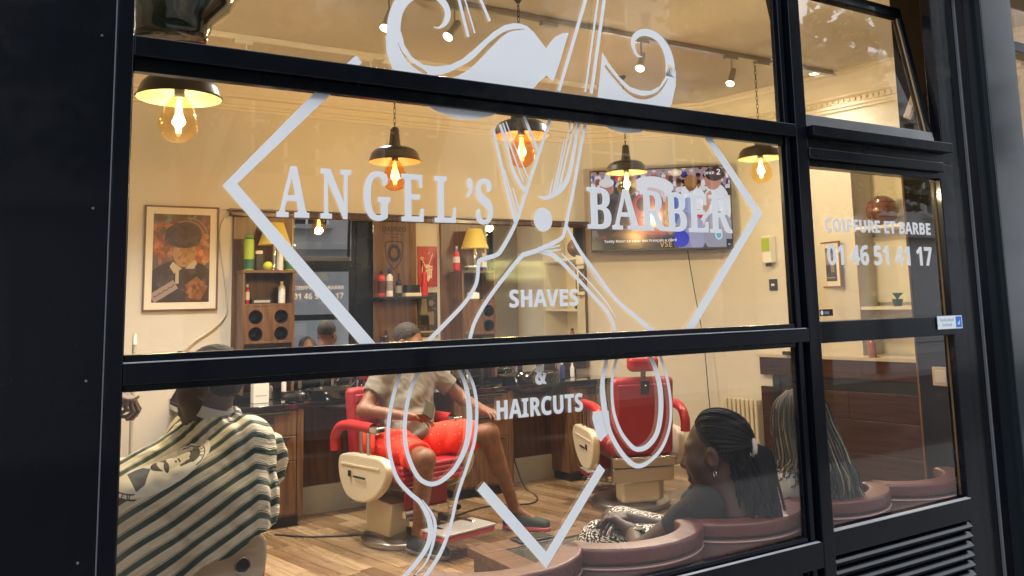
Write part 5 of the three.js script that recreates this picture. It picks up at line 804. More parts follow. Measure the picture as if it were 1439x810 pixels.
// ---- man in red shorts ----
{
  const t = thing('person', 'man in beige t-shirt and red shorts holding a phone in the red barber chair', 'person', [0, 0, 0]);
  const o = [2.47, 0, -3.33], sk = skin(.20, .088, .043);
  const hipL = [2.57, .585, -3.38], hipR = [2.36, .585, -3.34], ch = [2.53, .98, -3.47], shL = [2.71, 1.055, -3.49], shR = [2.34, 1.055, -3.44], elL = [2.93, .835, -3.40], wrL = [2.93, .795, -3.14], elR = [2.165, .83, -3.36], wrR = [2.36, .80, -3.10], knL = [2.92, .65, -3.04], anL = [3.12, .125, -3.06], toL = [3.26, .04, -2.90], knR = [2.365, .565, -2.87], anR = [2.345, .13, -2.93], toR = [2.43, .045, -2.70];
  const legs = [cap(hipL, .085, knL, .062), cap(knL, .060, anL, .036), cap(hipR, .085, knR, .062), cap(knR, .060, anR, .036), cap(hipL, .1, hipR, .1), { ...cap([knL[0] + .03, knL[1] - .12, knL[2] - .03], .052, [knL[0] + .08, knL[1] - .26, knL[2] - .03], .045), k: .03 }, { ...cap([knR[0], knR[1] - .10, knR[2] - .03], .052, [knR[0], knR[1] - .24, knR[2] - .05], .045), k: .03 }, cap(anL, .036, [toL[0] - .05, .06, toL[2] - .06], .032), cap(anR, .036, [toR[0] - .03, .06, toR[2] - .08], .032)];
  const arms = [cap(shL, .055, elL, .045), cap(elL, .044, wrL, .029), cap(shR, .055, elR, .045), cap(elR, .044, wrR, .029), cap(ch, .12, [2.47, .65, -3.37], .13), cap(shL, .06, shR, .06), cap([2.53, 1.05, -3.47], .062, [2.53, 1.16, -3.46], .056)];
  const hm = basis([2.53, 1.245, -3.45], [.55, -.25, .8], 1.0);
  bodyPart('body', [mesh([...legs, ...arms], .03, .011), headGeo(hm, { cell: .005 }), handGeo(wrR, [.75, -.1, .45], [-.3, -.75, .55], 1, .42, .8), handGeo(wrL, [.1, -.12, 1], [0, -1, 0], -1, .32)], sk, t);
  const shirt = [cap([2.44, 1.0, -3.46], .115, [2.40, .67, -3.36], .125), cap([2.62, 1.0, -3.49], .115, [2.55, .67, -3.40], .125), cap([2.53, .95, -3.46], .135, [2.475, .68, -3.365], .150), cap(shL, .070, shR, .070)];
  const slv = (s, el) => { const l = (t) => [0, 1, 2].map((q) => lerp(s[q], el[q], t)), F = field([cap(s, .078, l(.95), .070)], .01), n = V(el[0] - s[0], el[1] - s[1], el[2] - s[2]), len = n.length(); n.normalize(); return (x, y, z) => smax(F(x, y, z), (x - s[0]) * n.x + (y - s[1]) * n.y + (z - s[2]) * n.z - .60 * len, .006); }, sL = slv(shL, elL), sR = slv(shR, elR), ft = field(shirt, .06);
  const hemCut = (x, y, z) => .60 - y + .02 * Math.sin(x * 30);
  bodyPart('t_shirt', [nets((x, y, z) => { let d = smin(smin(smax(ft(x, y, z), hemCut(x, y, z), .01), sL(x, y, z), .05), sR(x, y, z), .05); d += .010 * Math.sin(x * 30 - y * 44 + 5 * n3(x * 7, y * 7, z * 7)) * sst(1.08, .70, y) + .010 * (n3(x * 13, y * 13, z * 13) - .5) + .014 * Math.abs(n3(x * 20 + y * 14, y * 20, z * 18) - .5); const nk = Math.hypot(x - 2.53, z + 3.46) - .075; return y > 1.02 ? smax(d, -nk, .02) : d; }, [2.05, .54, -3.75], [3.05, 1.2, -3.1], .009)], knit([.17, .158, .135]), t);
  const sp = [cap(hipL, .125, [lerp(hipL[0], knL[0], .80), lerp(hipL[1], knL[1], .80), lerp(hipL[2], knL[2], .80)], .098), cap(hipR, .125, [lerp(hipR[0], knR[0], .78), lerp(hipR[1], knR[1], .78), lerp(hipR[2], knR[2], .78)], .098), cap(hipL, .13, hipR, .13)];
  const cut = (h, k, t0) => { const dx = k[0] - h[0], dy = k[1] - h[1], dz = k[2] - h[2], l = Math.hypot(dx, dy, dz); return (x, y, z) => ((x - h[0]) * dx + (y - h[1]) * dy + (z - h[2]) * dz) / l - t0 * l; }, cL = cut(hipL, knL, .84), cR = cut(hipR, knR, .82);
  const f1 = field([sp[0], sp[2]], .05), f2 = field([sp[1], sp[2]], .05), [lo, hi] = boundsOf(sp, .03);
  const fs = (x, y, z) => { const w = .007 * Math.sin(z * 42 + x * 26 + 4 * n3(x * 8, y * 8, z * 8)) + .008 * (n3(x * 14, y * 14, z * 14) - .5); return smin(smax(f1(x, y, z) + w, cL(x, y, z), .012), smax(f2(x, y, z) + w, cR(x, y, z), .012), .015); };
  const dots = tex(256, 256, (u, v) => { const gx = u * 6, gy = v * 6, i = Math.floor(gx), j = Math.floor(gy), dx = gx - i - .3 - .4 * hash(i, j), dy = gy - j - .3 - .4 * hash(i + 9, j); return dx * dx + dy * dy < .0028 ? [1, .80, .70] : [.95, .235, .15]; }, true, 1, 1);
  part('shorts', uvXY(nets(fs, lo, hi, .010), 3.2), std({ map: dots, roughness: .85, bumpMap: clothB, bumpScale: .0005 }), t);
  // hair cap, glasses, phone, shoes
  const hp = (x, y, z) => { const v = V(x, y, z).applyMatrix4(hm.clone().invert()); return v; }, inv = hm.clone().invert(), v = V();
  const hairF = field([ell([0, .045, -.026], [.083, .092, .098])], .01), hair = nets((x, y, z) => { v.set(x, y, z).applyMatrix4(inv); const d = hairF(v.x, v.y, v.z) + .004 * (n3(x * 90, y * 90, z * 90) - .5); return smax(d, v.z * .75 - v.y * .7 - .01, .015); }, [2.4, 1.14, -3.58], [2.66, 1.42, -3.32], .006); bodyPart('hair', [hair], std({ color: L(.02, .014, .010), roughness: .8 }), t);
  const gl = [new THREE.TorusGeometry(.021, .0022, 6, 20).translate(.031, .004, .103), new THREE.TorusGeometry(.021, .0022, 6, 20).translate(-.031, .004, .103), rod(V(-.01, .006, .104), V(.01, .006, .104), .002), rod(V(.052, .008, .10), V(.082, .01, -.01), .002), rod(V(-.052, .008, .10), V(-.082, .01, -.01), .002)].map((g) => g.applyMatrix4(hm)); part('glasses', gl, M.black, t);
  const shoe = (a, to, n) => { const d = V(to[0] - a[0], 0, to[2] - a[2]).normalize(), hl = [a[0] - d.x * .045, .05, a[2] - d.z * .045], tp = [hl[0] + d.x * .25, .042, hl[2] + d.z * .25], s = part('shoe', [uvXY(mesh([cap(hl, .043, [a[0] + d.x * .06, .06, a[2] + d.z * .06], .046), cap([a[0] + d.x * .05, .06, a[2] + d.z * .05], .046, tp, .038), cap([a[0], .06, a[2]], .046, [a[0], .11, a[2]], .044)], .03, .008, (q, x, y) => smax(smax(q, .014 - y, .006), y - .125, .006)), 6)], std({ color: L(.02, .025, .022), roughness: .7, bumpMap: clothB, bumpScale: .0008 }), t); part('sole', [uvXY(mesh([cap([hl[0], .03, hl[2]], .047, [tp[0], .03, tp[2]], .044)], .01, .008, (q, x, y) => smax(smax(q, y - .03, .005), .003 - y, .004)), 4)], n ? std({ color: L(.55, .10, .14), roughness: .6 }) : std({ color: L(.25, .22, .2), roughness: .7 }), s); part('tongue', [new THREE.TorusGeometry(.038, .011, 8, 20).rotateX(Math.PI / 2).translate(a[0] + .005, .122, a[2])], std({ color: L(.10, .16, .10), roughness: .8 }), s); };
  shoe(anL, toL, true); shoe(anR, toR, false);
  const ph = thing('smartphone', 'dark smartphone held above the red shorts by the seated man', 'phone', [2.475, .835, -3.035], 0); ph.rotation.set(-.75, .35, -.55); part('case', new RoundedBoxGeometry(.074, .15, .009, 3, .004), M.rubber, ph); part('screen', box(-.033, -.07, .0047, .033, .07, .0055, 0), M.blackGloss, ph);
}
// ---- woman with ponytail, black top ----
{
  const t = thing('person', 'woman with long dark braids in a ponytail, black top and white-and-black skirt', 'person', [0, 0, 0]), sk = skin(.052, .023, .014);
  const F = [-.52, -.10, -.85], hc = [2.25, .957, -.285], hm = basis(hc, F, 1.10), P = (x, y, z) => A(V(x, y, z).applyMatrix4(hm));
  const shL = [2.17, .79, -.27], shR = [2.44, .79, -.52], pel = [2.42, .50, -.42], ch = [2.32, .70, -.38], elL = [2.035, .605, -.47], wrL = [2.145, .632, -.63], elR = [2.46, .56, -.68], wrR = [2.24, .635, -.80], knL = [2.17, .54, -.90], knR = [2.38, .55, -1.03];
  bodyPart('body', [mesh([cap(ch, .10, pel, .12), cap(shL, .05, shR, .05), cap(shL, .052, elL, .042), cap(elL, .041, wrL, .027), cap(shR, .052, elR, .042), cap(elR, .041, wrR, .027), cap([2.30, .76, -.36], .055, P(0, -.10, -.03), .052), cap(pel, .11, knL, .065), cap(pel, .11, knR, .065), cap(knL, .06, [2.15, .12, -.96], .035), cap(knR, .06, [2.36, .12, -1.10], .035), cap([2.15, .10, -.96], .035, [2.08, .04, -1.12], .03), cap([2.36, .10, -1.10], .035, [2.30, .04, -1.26], .03)], .03, .011), headGeo(hm), handGeo(wrL, [-.12, .28, -.95], [-.55, -.7, -.3], 1, [.5, .55, .6, .65], .6), handGeo(wrR, [-.75, .18, .35], [.2, -.9, -.3], -1, [.5, .5, .55, .6], .6)], sk, t);
  bodyPart('top', [mesh([cap([2.32, .70, -.38], .115, [2.42, .52, -.42], .145), cap(shL, .056, shR, .056), cap(shL, .055, [2.12, .72, -.35], .058), cap(shR, .060, [2.45, .69, -.60], .066), cap([2.30, .77, -.36], .08, [2.31, .72, -.37], .10)], .045, .010, (d, x, y, z) => { d += .006 * (n3(x * 14, y * 14, z * 14) - .5) + .004 * Math.sin(x * 50 + y * 40 + z * 20); const nk = Math.hypot(x - 2.285, z + .345) - .072; return y > .76 ? smax(d, -nk, .02) : d; })], knit([.005, .005, .006]), t);
  const zeb = tex(512, 512, (u, v) => { const w = fbm(u * 8, v * 8, 8, 8, 3), s = Math.sin((u * 22 + w * 9) * 3.14) + .9 * Math.sin((v * 26 + fbm(u * 6 + 3, v * 6, 6, 6, 3) * 10) * 3.14) + .5 * (fbm(u * 40, v * 40, 40, 40, 2) - .5); return s > .1 ? [.9, .87, .82] : [.06, .05, .05]; }, true, 1, 1);
  part('skirt', uvXY(mesh([cap([2.40, .47, -.44], .15, [2.175, .535, -.88], .088), cap([2.44, .47, -.46], .15, [2.38, .54, -1.0], .088)], .07, .010, (d, x, y, z) => smax(d + .006 * (n3(x * 16, y * 16, z * 16) - .5), -z - 1.02 , .01)), 3.6), std({ map: zeb, roughness: .85 }), t);
  // hair: rows of braids gathered at the tie, then hanging
  const tie = P(.012, .012, -.128), br = [], hi = [];
  { // cornrows over the skull, from the hairline to the tie
    const E = [.0845, .1015, .1035], tdir = V(.06, -.10, -1).normalize(), on = (v, k) => { const s = k / Math.hypot(v.x / E[0], v.y / E[1], v.z / E[2]); return P(v.x * s, .034 + v.y * s, -.022 + v.z * s); };
    for (let i = 0; i < 48; i++) { const ph = lerp(-1.95, 1.95, i / 47), s = V(Math.sin(ph) * .98, Math.cos(ph) * .70 + .06, .66 * Math.max(Math.cos(ph), -.25) + .12).normalize(), an = s.angleTo(tdir), q = []; for (let j = 0; j <= 7; j++) { const u = j / 7; q.push(on(s.clone().multiplyScalar(Math.sin((1 - u) * an)).addScaledVector(tdir, Math.sin(u * an)), j ? 1.0 + .012 * (i % 3) : .93)); } q.push(tie); (i % 4 ? br : hi).push(braid(q, .0062, 60)); }
  }
  for (let i = 0; i < 120; i++) { // the tail and the loose braids below it
    const a = rr(0, 6.28), r = Math.sqrt(rnd()) * .028, loose = i > 50, s = loose ? P(rr(-.07, .082), rr(-.075, .01), rr(-.115, -.045)) : [tie[0] + Math.cos(a) * r * .6, tie[1] + Math.sin(a) * r * .6, tie[2]], dx = rr(-.02, .03), dz = rr(-.02, .04);
    const e = loose ? [s[0] + rr(.02, .07), rr(.73, .80), s[2] + rr(.01, .06)] : [tie[0] + .012 + dx * .8 + Math.cos(a) * r, rr(.735, .80), tie[2] + .045 + dz * .7];
    const m1 = loose ? [s[0] + .02, lerp(s[1], e[1], .4), s[2] + .02] : [tie[0] + .022 + Math.cos(a) * r * 1.2, tie[1] - .035 + Math.sin(a) * r * 1.2, tie[2] + .03];
    br.push(braid([s, m1, [lerp(m1[0], e[0], .6), lerp(m1[1], e[1], .55), lerp(m1[2], e[2], .6)], e], .0056, 50));
  }
  const skull = nets((() => { const inv = hm.clone().invert(), v = V(), f = field([ell([0, .034, -.022], [.0782, .0950, .0975])], .01); return (x, y, z) => { v.set(x, y, z).applyMatrix4(inv); return smax(f(v.x, v.y, v.z), v.z * .8 - v.y * .8 - .022, .02); }; })(), [hc[0] - .17, hc[1] - .12, hc[2] - .17], [hc[0] + .17, hc[1] + .17, hc[2] + .17], .006);
  bodyPart('hair', [skull], std({ color: L(.006, .0055, .0055), roughness: .75 }), t); part('braids', br, phy({ color: L(.006, .0055, .006), roughness: .6, specularIntensity: .28 }), t); part('braids', hi, phy({ color: L(.013, .012, .012), roughness: .5, specularIntensity: .4 }), t);
  part('hair_tie', [new THREE.TorusGeometry(.024, .009, 8, 24).applyMatrix4(basis(tie, [.8, -.05, .55]))], std({ color: L(.45, .36, .33), roughness: .8 }), t);
  part('earring', [new THREE.TorusGeometry(.011, .0016, 6, 20).rotateY(1.2).translate(...P(.082, -.052, -.012))], M.chrome, t);
  const w = thing('wristwatch', 'dark wristwatch on the forearm of the woman in black', 'watch', [2.135, .618, -.592], 0); w.lookAt(2.155, .63, -.70); part('strap', new THREE.TorusGeometry(.031, .008, 8, 28).scale(1, 1, 1.6), M.rubber, w); part('dial', [new THREE.CylinderGeometry(.019, .019, .01, 24).translate(0, .034, 0)], M.blackGloss, w);
}
// ---- woman with long blonde-streaked braids ----
{
  const t = thing('person', 'woman with long blonde-streaked braids and white top behind the mullion', 'person', [0, 0, 0]), sk = skin(.20, .10, .055);
  const F = [.02, -.12, -.99], hc = [2.765, 1.0, -.345], hm = basis(hc, F, 1.08), P = (x, y, z) => A(V(x, y, z).applyMatrix4(hm));
  const shL = [2.695, .785, -.32], shR = [3.02, .80, -.42], pel = [2.90, .50, -.42], elL = [2.58, .58, -.42], wrL = [2.66, .56, -.65], elR = [3.05, .57, -.60], wrR = [2.88, .58, -.78], knL = [2.70, .53, -.93], knR = [2.90, .53, -.98];
  bodyPart('body', [mesh([cap([2.84, .72, -.38], .10, pel, .12), cap(shL, .05, shR, .05), cap(shL, .05, elL, .04), cap(elL, .04, wrL, .026), cap(shR, .05, elR, .04), cap(elR, .04, wrR, .026), cap([2.83, .80, -.38], .052, P(0, -.1, -.03), .05), cap(pel, .11, knL, .062), cap(pel, .11, knR, .062), cap(knL, .06, [2.68, .1, -.98], .035), cap(knR, .06, [2.88, .1, -1.03], .035), cap([2.68, .08, -.98], .034, [2.64, .04, -1.14], .028), cap([2.88, .08, -1.03], .034, [2.85, .04, -1.19], .028)], .03, .012), headGeo(hm, { cell: .005 }), handGeo(wrL, [.4, -.05, -.8], [0, -1, 0], 1, .4), handGeo(wrR, [-.7, -.05, -.4], [0, -1, 0], -1, .4)], sk, t);
  bodyPart('top', [mesh([cap([2.84, .71, -.37], .135, [2.90, .50, -.42], .15), cap([2.67, .80, -.31], .066, shR, .07), cap([2.69, .78, -.32], .062, [2.61, .66, -.39], .062), cap(shR, .072, [3.05, .66, -.52], .072)], .045, .010, (d, x, y, z) => d + .007 * (n3(x * 13, y * 13, z * 13) - .5))], knit([.72, .68, .60]), t);
  bodyPart('trousers', [mesh([cap([2.90, .46, -.44], .145, knL, .085), cap([2.90, .46, -.44], .145, knR, .085)], .06, .012)], knit([.05, .06, .09]), t);
  const dark = [], blonde = [], grey = [];
  for (let i = 0; i < 330; i++) {
    const ph = rr(-2.4, 2.4), top = rr(.2, 1), l = Math.sin(ph) > .45 ? rr(-.20, -.13) : rr(-.28, -.245), back = Math.abs(ph) < 1.7;
    const sx = Math.sin(ph), cz = -Math.cos(ph), R = rr(.084, .098), q = [P(sx * .03, .125, cz * .03 - .01), P(sx * R * .85, .085 - .02 * rnd(), -.02 + cz * R * 1.0), P(sx * R * 1.06, .0, -.02 + cz * R * 1.2), P(sx * R * 1.15 + rr(-.01, .01), -.10, -.035 + cz * R * 1.35), P(sx * R * 1.35 + rr(-.015, .015), Math.max(-.18, l + .015), -.04 + cz * R * 1.5 + rr(-.01, .01)), P(sx * R * 1.5 + rr(-.02, .02), l, -.04 + cz * R * 1.6 + rr(-.01, .02))];
    (i % 6 < 3 ? dark : i % 6 < 4 ? blonde : grey).push(braid(q, rr(.0028, .0042), 64));
  }
  const skull = nets((() => { const inv = hm.clone().invert(), v = V(), f = field([ell([0, .034, -.024], [.080, .096, .098])], .01); return (x, y, z) => { v.set(x, y, z).applyMatrix4(inv); return smax(f(v.x, v.y, v.z), v.z * .8 - v.y * .55 - .03, .02); }; })(), [hc[0] - .17, hc[1] - .12, hc[2] - .17], [hc[0] + .17, hc[1] + .17, hc[2] + .17], .006);
  bodyPart('hair', [skull], std({ color: L(.01, .008, .006), roughness: .7 }), t);
  part('braids', dark, std({ color: L(.010, .008, .007), roughness: .6 }), t); part('braids', blonde, std({ color: L(.24, .185, .09), roughness: .45 }), t); part('braids', grey, std({ color: L(.05, .039, .025), roughness: .5 }), t);
}
// ---- client under the cape ----
{
  const t = thing('person', 'dark haired client wrapped in a green and white striped barber cape', 'person', [0, 0, 0]), sk = skin(.055, .024, .014);
  const hc = [.735, 1.218, -1.335], hm = basis(hc, [-.85, -.06, -.50], 1.12), P = (x, y, z) => A(V(x, y, z).applyMatrix4(hm));
  const hip = [.74, .70, -1.45], kn1 = [.30, .74, -1.42], kn2 = [.33, .74, -1.72];
  bodyPart('body', [mesh([cap([.76, 1.02, -1.36], .11, hip, .13), cap([.80, 1.05, -1.19], .055, [.72, 1.05, -1.53], .055), cap([.77, 1.08, -1.35], .06, P(0, -.10, -.03), .06), cap([.74, .68, -1.36], .08, kn1, .06), cap([.74, .68, -1.56], .08, kn2, .06), cap(kn1, .055, [.18, .30, -1.50], .04), cap(kn2, .055, [.20, .30, -1.80], .04), cap([.18, .28, -1.50], .04, [.05, .25, -1.54], .035), cap([.20, .28, -1.80], .04, [.07, .25, -1.84], .035), cap([.80, 1.04, -1.18], .05, [.76, .83, -1.15], .042), cap([.76, .83, -1.15], .04, [.5, .82, -1.26], .03), cap([.72, 1.04, -1.54], .05, [.66, .83, -1.62], .042), cap([.66, .83, -1.62], .04, [.45, .82, -1.55], .03)], .03, .013), headGeo(hm), handGeo([.5, .82, -1.26], [-.95, 0, -.2], [0, -1, 0], 1, .3), handGeo([.45, .82, -1.55], [-.95, 0, .1], [0, -1, 0], -1, .3)], sk, t);
  const inv = hm.clone().invert(), v = V(), hf = field([ell([0, .04, -.024], [.0825, .098, .1])], .01); bodyPart('hair', [nets((x, y, z) => { v.set(x, y, z).applyMatrix4(inv); return smax(hf(v.x, v.y, v.z) + .004 * (n3(x * 110, y * 110, z * 110) - .5), v.z * .75 - v.y * .7 - .02, .02); }, [hc[0] - .17, hc[1] - .13, hc[2] - .17], [hc[0] + .17, hc[1] + .17, hc[2] + .17], .006)], std({ color: L(.008, .007, .007), roughness: .85 }), t);
  part('neck_strip', [lathe([[.076, -.022], [.081, -.022], [.080, .018], [.075, .018]], 32).applyMatrix4(basis([.760, 1.132, -1.322], [-.85, .30, -.5]))], knit([.50, .48, .42]), t).material.side = THREE.DoubleSide;
  const cp = [cap([.762, 1.088, -1.328], .088, [.76, .85, -1.38], .20), cap([.83, 1.035, -1.16], .072, [.73, 1.035, -1.56], .072), cap([.83, 1.03, -1.14], .072, [.82, .86, -1.085], .088), cap([.82, .86, -1.085], .088, [.48, .86, -1.17], .088), cap([.72, .80, -1.30], .14, [.22, .79, -1.40], .115), cap([.72, .80, -1.58], .14, [.24, .79, -1.70], .115), cap([.24, .80, -1.42], .11, [.25, .80, -1.68], .11), cap([.72, 1.04, -1.55], .078, [.66, .85, -1.63], .085), cap([.66, .85, -1.63], .085, [.44, .85, -1.58], .08), cap([.71, .985, -1.40], .085, [.20, .765, -1.44], .10), cap([.83, .985, -1.14], .075, [.26, .765, -1.18], .115), { ...cap([.935, 1.005, -1.21], .042, [.96, .82, -1.24], .055), k: .028 }, { ...cap([.96, .95, -1.24], .05, [.93, .95, -1.52], .05), k: .03 }];
  const cf = field(cp, .075), Y0 = .83;
  const cape = (x, y, z) => {
    const dr = Math.max(0, Y0 - y), q = cf(x, Math.max(y, Y0), z) - dr * .10, fold = dr * .06 * Math.sin(x * 26 + z * 18 + 1.2 * Math.sin(x * 9)) + .009 * (n3(x * 11 + 3, y * 7, z * 11) - .5) * 2 + .006 * Math.sin((y - .5 * x) * 30 + 5 * n3(x * 5, y * 5, z * 5)) * sst(.95, .7, x) + .008 * Math.abs(n3(x * 22 + y * 16, y * 22 - x * 12, z * 20) - .5) + .006 * Math.abs(n3(x * 9 - y * 14, y * 26 + x * 10, z * 14) - .5) + .004 * Math.sin(Math.atan2(z + 1.34, x - .765) * 22) * sst(.24, .12, Math.hypot(x - .765, z + 1.34)) * sst(.98, 1.04, y);
    const crease = .018 * Math.exp(-Math.pow((x - .885) / .012, 2)) * sst(.98, .9, y) + .012 * Math.exp(-Math.pow((x - .80 - .06 * (1.0 - y)) / .018, 2));
    const hem = .625 + .50 * (x - .60) + .05 * sst(.9, .96, x) + .010 * Math.sin(x * 40);
    const nk = Math.hypot(x - .762, z + 1.325) - .068; let d = q + fold + crease; if (y > 1.10) d = smax(d, -nk, .012); return smax(d, hem - y, .006);
  };
  const g = nets(cape, [-.02, .22, -2.0], [1.16, 1.2, -.86], .0095);
  const strT = tex(8, 512, (u, v) => { const p = (v * 4) % 1; const gr = [.045, .115, .075], cr = [.88, .84, .73]; if (p < .36) return gr.map((c) => Math.sqrt(c) * .75); if (p < .42) return cr; if (p < .455) return [.10, .2, .14]; if (p > .96) return [.74, .70, .6]; return cr; }, true, 1, 1); strT.wrapS = strT.wrapT = THREE.RepeatWrapping;
  const vOf = (x, y, z, nx, ny) => y - .55 * Math.min(x, .83) + .22 * Math.max(0, Math.min(x, .885) - .83) - .45 * Math.max(0, x - .885) - .62 * (z + 1.1) + .012 * (n3(x * 7, y * 7, z * 7) - .5);
  setPlanarUV(g, (x, y, z, a, b) => [x, vOf(x, y, z) / .245 + .13]);
  part('cape', g, std({ map: strT, roughness: .6, bumpMap: crumple, bumpScale: .0035 }), t);
  // printed emblem on the chest of the cape, laid on its surface
  const em = canv(256, 512, (c, w, h) => { c.clearRect(0, 0, w, h); c.fillStyle = '#e9e4d4'; c.beginPath(); c.ellipse(128, 250, 112, 236, 0, 0, 7); c.fill(); c.fillStyle = '#2a2624'; c.beginPath(); c.ellipse(128, 118, 62, 52, 0, 3.1, 6.4); c.fill(); c.fillRect(72, 112, 18, 60); c.fillRect(168, 112, 18, 60); c.fillStyle = '#cfc8b8'; c.beginPath(); c.ellipse(128, 185, 50, 78, 0, 0, 7); c.fill(); c.fillStyle = '#2a2624'; c.fillRect(92, 160, 28, 8); c.fillRect(136, 160, 28, 8); c.beginPath(); c.ellipse(106, 178, 8, 5, 0, 0, 7); c.ellipse(150, 178, 8, 5, 0, 0, 7); c.fill(); c.beginPath(); c.ellipse(100, 222, 30, 11, -.25, 0, 7); c.ellipse(156, 222, 30, 11, .25, 0, 7); c.fill(); c.beginPath(); c.moveTo(86, 240); c.quadraticCurveTo(128, 320, 170, 240); c.quadraticCurveTo(128, 262, 86, 240); c.fill(); c.fillStyle = '#454a58'; c.beginPath(); c.moveTo(70, 330); c.lineTo(128, 280); c.lineTo(190, 330); c.lineTo(200, 370); c.lineTo(56, 370); c.fill(); c.strokeStyle = '#3a3530'; c.lineWidth = 5; for (const r of [80, 100]) { c.beginPath(); c.arc(128, 360, r, .25, 2.9); c.stroke(); } c.fillStyle = '#2a2624'; c.font = 'bold 26px serif'; c.textAlign = 'center'; 'LE BARBIER'.split('').forEach((ch, i) => { c.save(); c.translate(128, 360); c.rotate(1.05 - i * .233); c.fillText(ch, 0, 99); c.restore(); }); c.lineWidth = 4; c.beginPath(); c.arc(128, 130, 84, 3.3, 6.1); c.stroke(); c.font = 'bold 20px serif'; 'BARBER'.split('').forEach((ch, i) => { c.save(); c.translate(128, 130); c.rotate(-.75 + i * .3); c.fillText(ch, 0, -66); c.restore(); }); });
  const n = 26, m = 40, pos = [], uv = [], ix = [], along = V(.80, .52, .22).normalize(), nrm = V(-.28, .52, .80).normalize(), ac = along.clone().cross(nrm).normalize().negate(), c0 = V(.53, .985, -1.14);
  for (let j = 0; j <= m; j++) for (let i = 0; i <= n; i++) { const p = c0.clone().addScaledVector(ac, (i / n - .5) * -.22).addScaledVector(along, (j / m - .5) * .40).addScaledVector(nrm, .12); for (let s = 0; s < 60; s++) { const d = cape(p.x, p.y, p.z); if (d < .0025) break; p.addScaledVector(nrm, -Math.max(.001, d * .7)); } pos.push(p.x, p.y, p.z); uv.push(i / n, j / m); }
  for (let j = 0; j < m; j++) for (let i = 0; i < n; i++) { const a = j * (n + 1) + i, b = a + n + 1; ix.push(a, a + 1, b, a + 1, b + 1, b); }
  const eg = new THREE.BufferGeometry(); eg.setAttribute('position', new THREE.Float32BufferAttribute(pos, 3)); eg.setAttribute('uv', new THREE.Float32BufferAttribute(uv, 2)); eg.setIndex(ix); eg.computeVertexNormals(); part('cape_print', eg, std({ map: em, transparent: true, roughness: .65, side: THREE.DoubleSide }), t);
}
// ---- barber, hidden by the side panel but for one hand ----
{
  const t = thing('person', 'barber behind the left jamb, only a hand with a comb showing', 'person', [0, 0, 0]), sk = skin(.11, .048, .028);
  const wr = [.415, 1.205, -1.50], el = [.20, 1.10, -1.62], sh = [.08, 1.40, -1.72], sh2 = [-.10, 1.40, -2.05];
  const hm = basis([.02, 1.63, -1.86], [.85, -.35, .3], 1.05);
  bodyPart('body', [mesh([cap(wr, .029, el, .042), cap(el, .044, sh, .055), cap(sh, .06, sh2, .06), cap([-.02, 1.30, -1.88], .12, [-.02, .95, -1.88], .12), cap(sh2, .055, [-.05, 1.12, -2.1], .044), cap([-.05, 1.12, -2.1], .042, [.2, 1.15, -1.95], .029), cap([-.01, 1.40, -1.88], .06, [0, 1.53, -1.87], .055), cap([.03, .92, -1.80], .09, [.04, .48, -1.78], .06), cap([-.06, .92, -1.98], .09, [-.06, .48, -1.98], .06), cap([.04, .48, -1.78], .058, [.03, .1, -1.78], .04), cap([-.06, .48, -1.98], .058, [-.07, .1, -1.98], .04), cap([.03, .06, -1.78], .04, [.17, .04, -1.74], .035), cap([-.07, .06, -1.98], .04, [.07, .04, -1.94], .035)], .03, .013), headGeo(hm, { cell: .006 }), handGeo(wr, [.80, -.30, .5], [-.25, -.90, -.2], -1, [1.0, 1.1, 1.2, 1.25], .9), handGeo([.2, 1.15, -1.95], [.9, 0, .3], [0, -1, 0], -1, .4)], sk, t);
  bodyPart('apron', [mesh([cap([-.02, 1.30, -1.88], .15, [-.02, .95, -1.88], .15), cap(sh, .078, sh2, .078), cap(sh, .07, [.15, 1.24, -1.66], .072), cap(sh2, .07, [-.07, 1.24, -2.08], .07)], .04, .013)], knit([.02, .02, .022]), t);
  bodyPart('trousers', [mesh([cap([.02, .95, -1.82], .115, [.04, .12, -1.78], .07), cap([-.06, .95, -1.97], .115, [-.07, .12, -1.98], .07)], .03, .013)], knit([.03, .035, .05]), t);
  const inv = hm.clone().invert(), v = V(), hf = field([ell([0, .04, -.024], [.082, .096, .1])], .01); bodyPart('hair', [nets((x, y, z) => { v.set(x, y, z).applyMatrix4(inv); return smax(hf(v.x, v.y, v.z), v.z * .75 - v.y * .7 - .02, .02); }, [-.15, 1.5, -2.03], [.19, 1.8, -1.69], .008)], std({ color: L(.01, .009, .008), roughness: .85 }), t);
  const c = thing('comb', 'pale comb held in the barber\u2019s hand at the left jamb', 'comb', [.475, 1.165, -1.445]); c.rotation.set(.1, .2, .42); part('spine', box(-.13, 0, -.003, .05, .012, .003, .001), M.cream, c); part('tooth', Array.from({ length: 20 }, (_, i) => box(-.128 + i * .0045, -.018, -.002, -.1262 + i * .0045, -.0002, .002, 0)), M.cream, c);
}

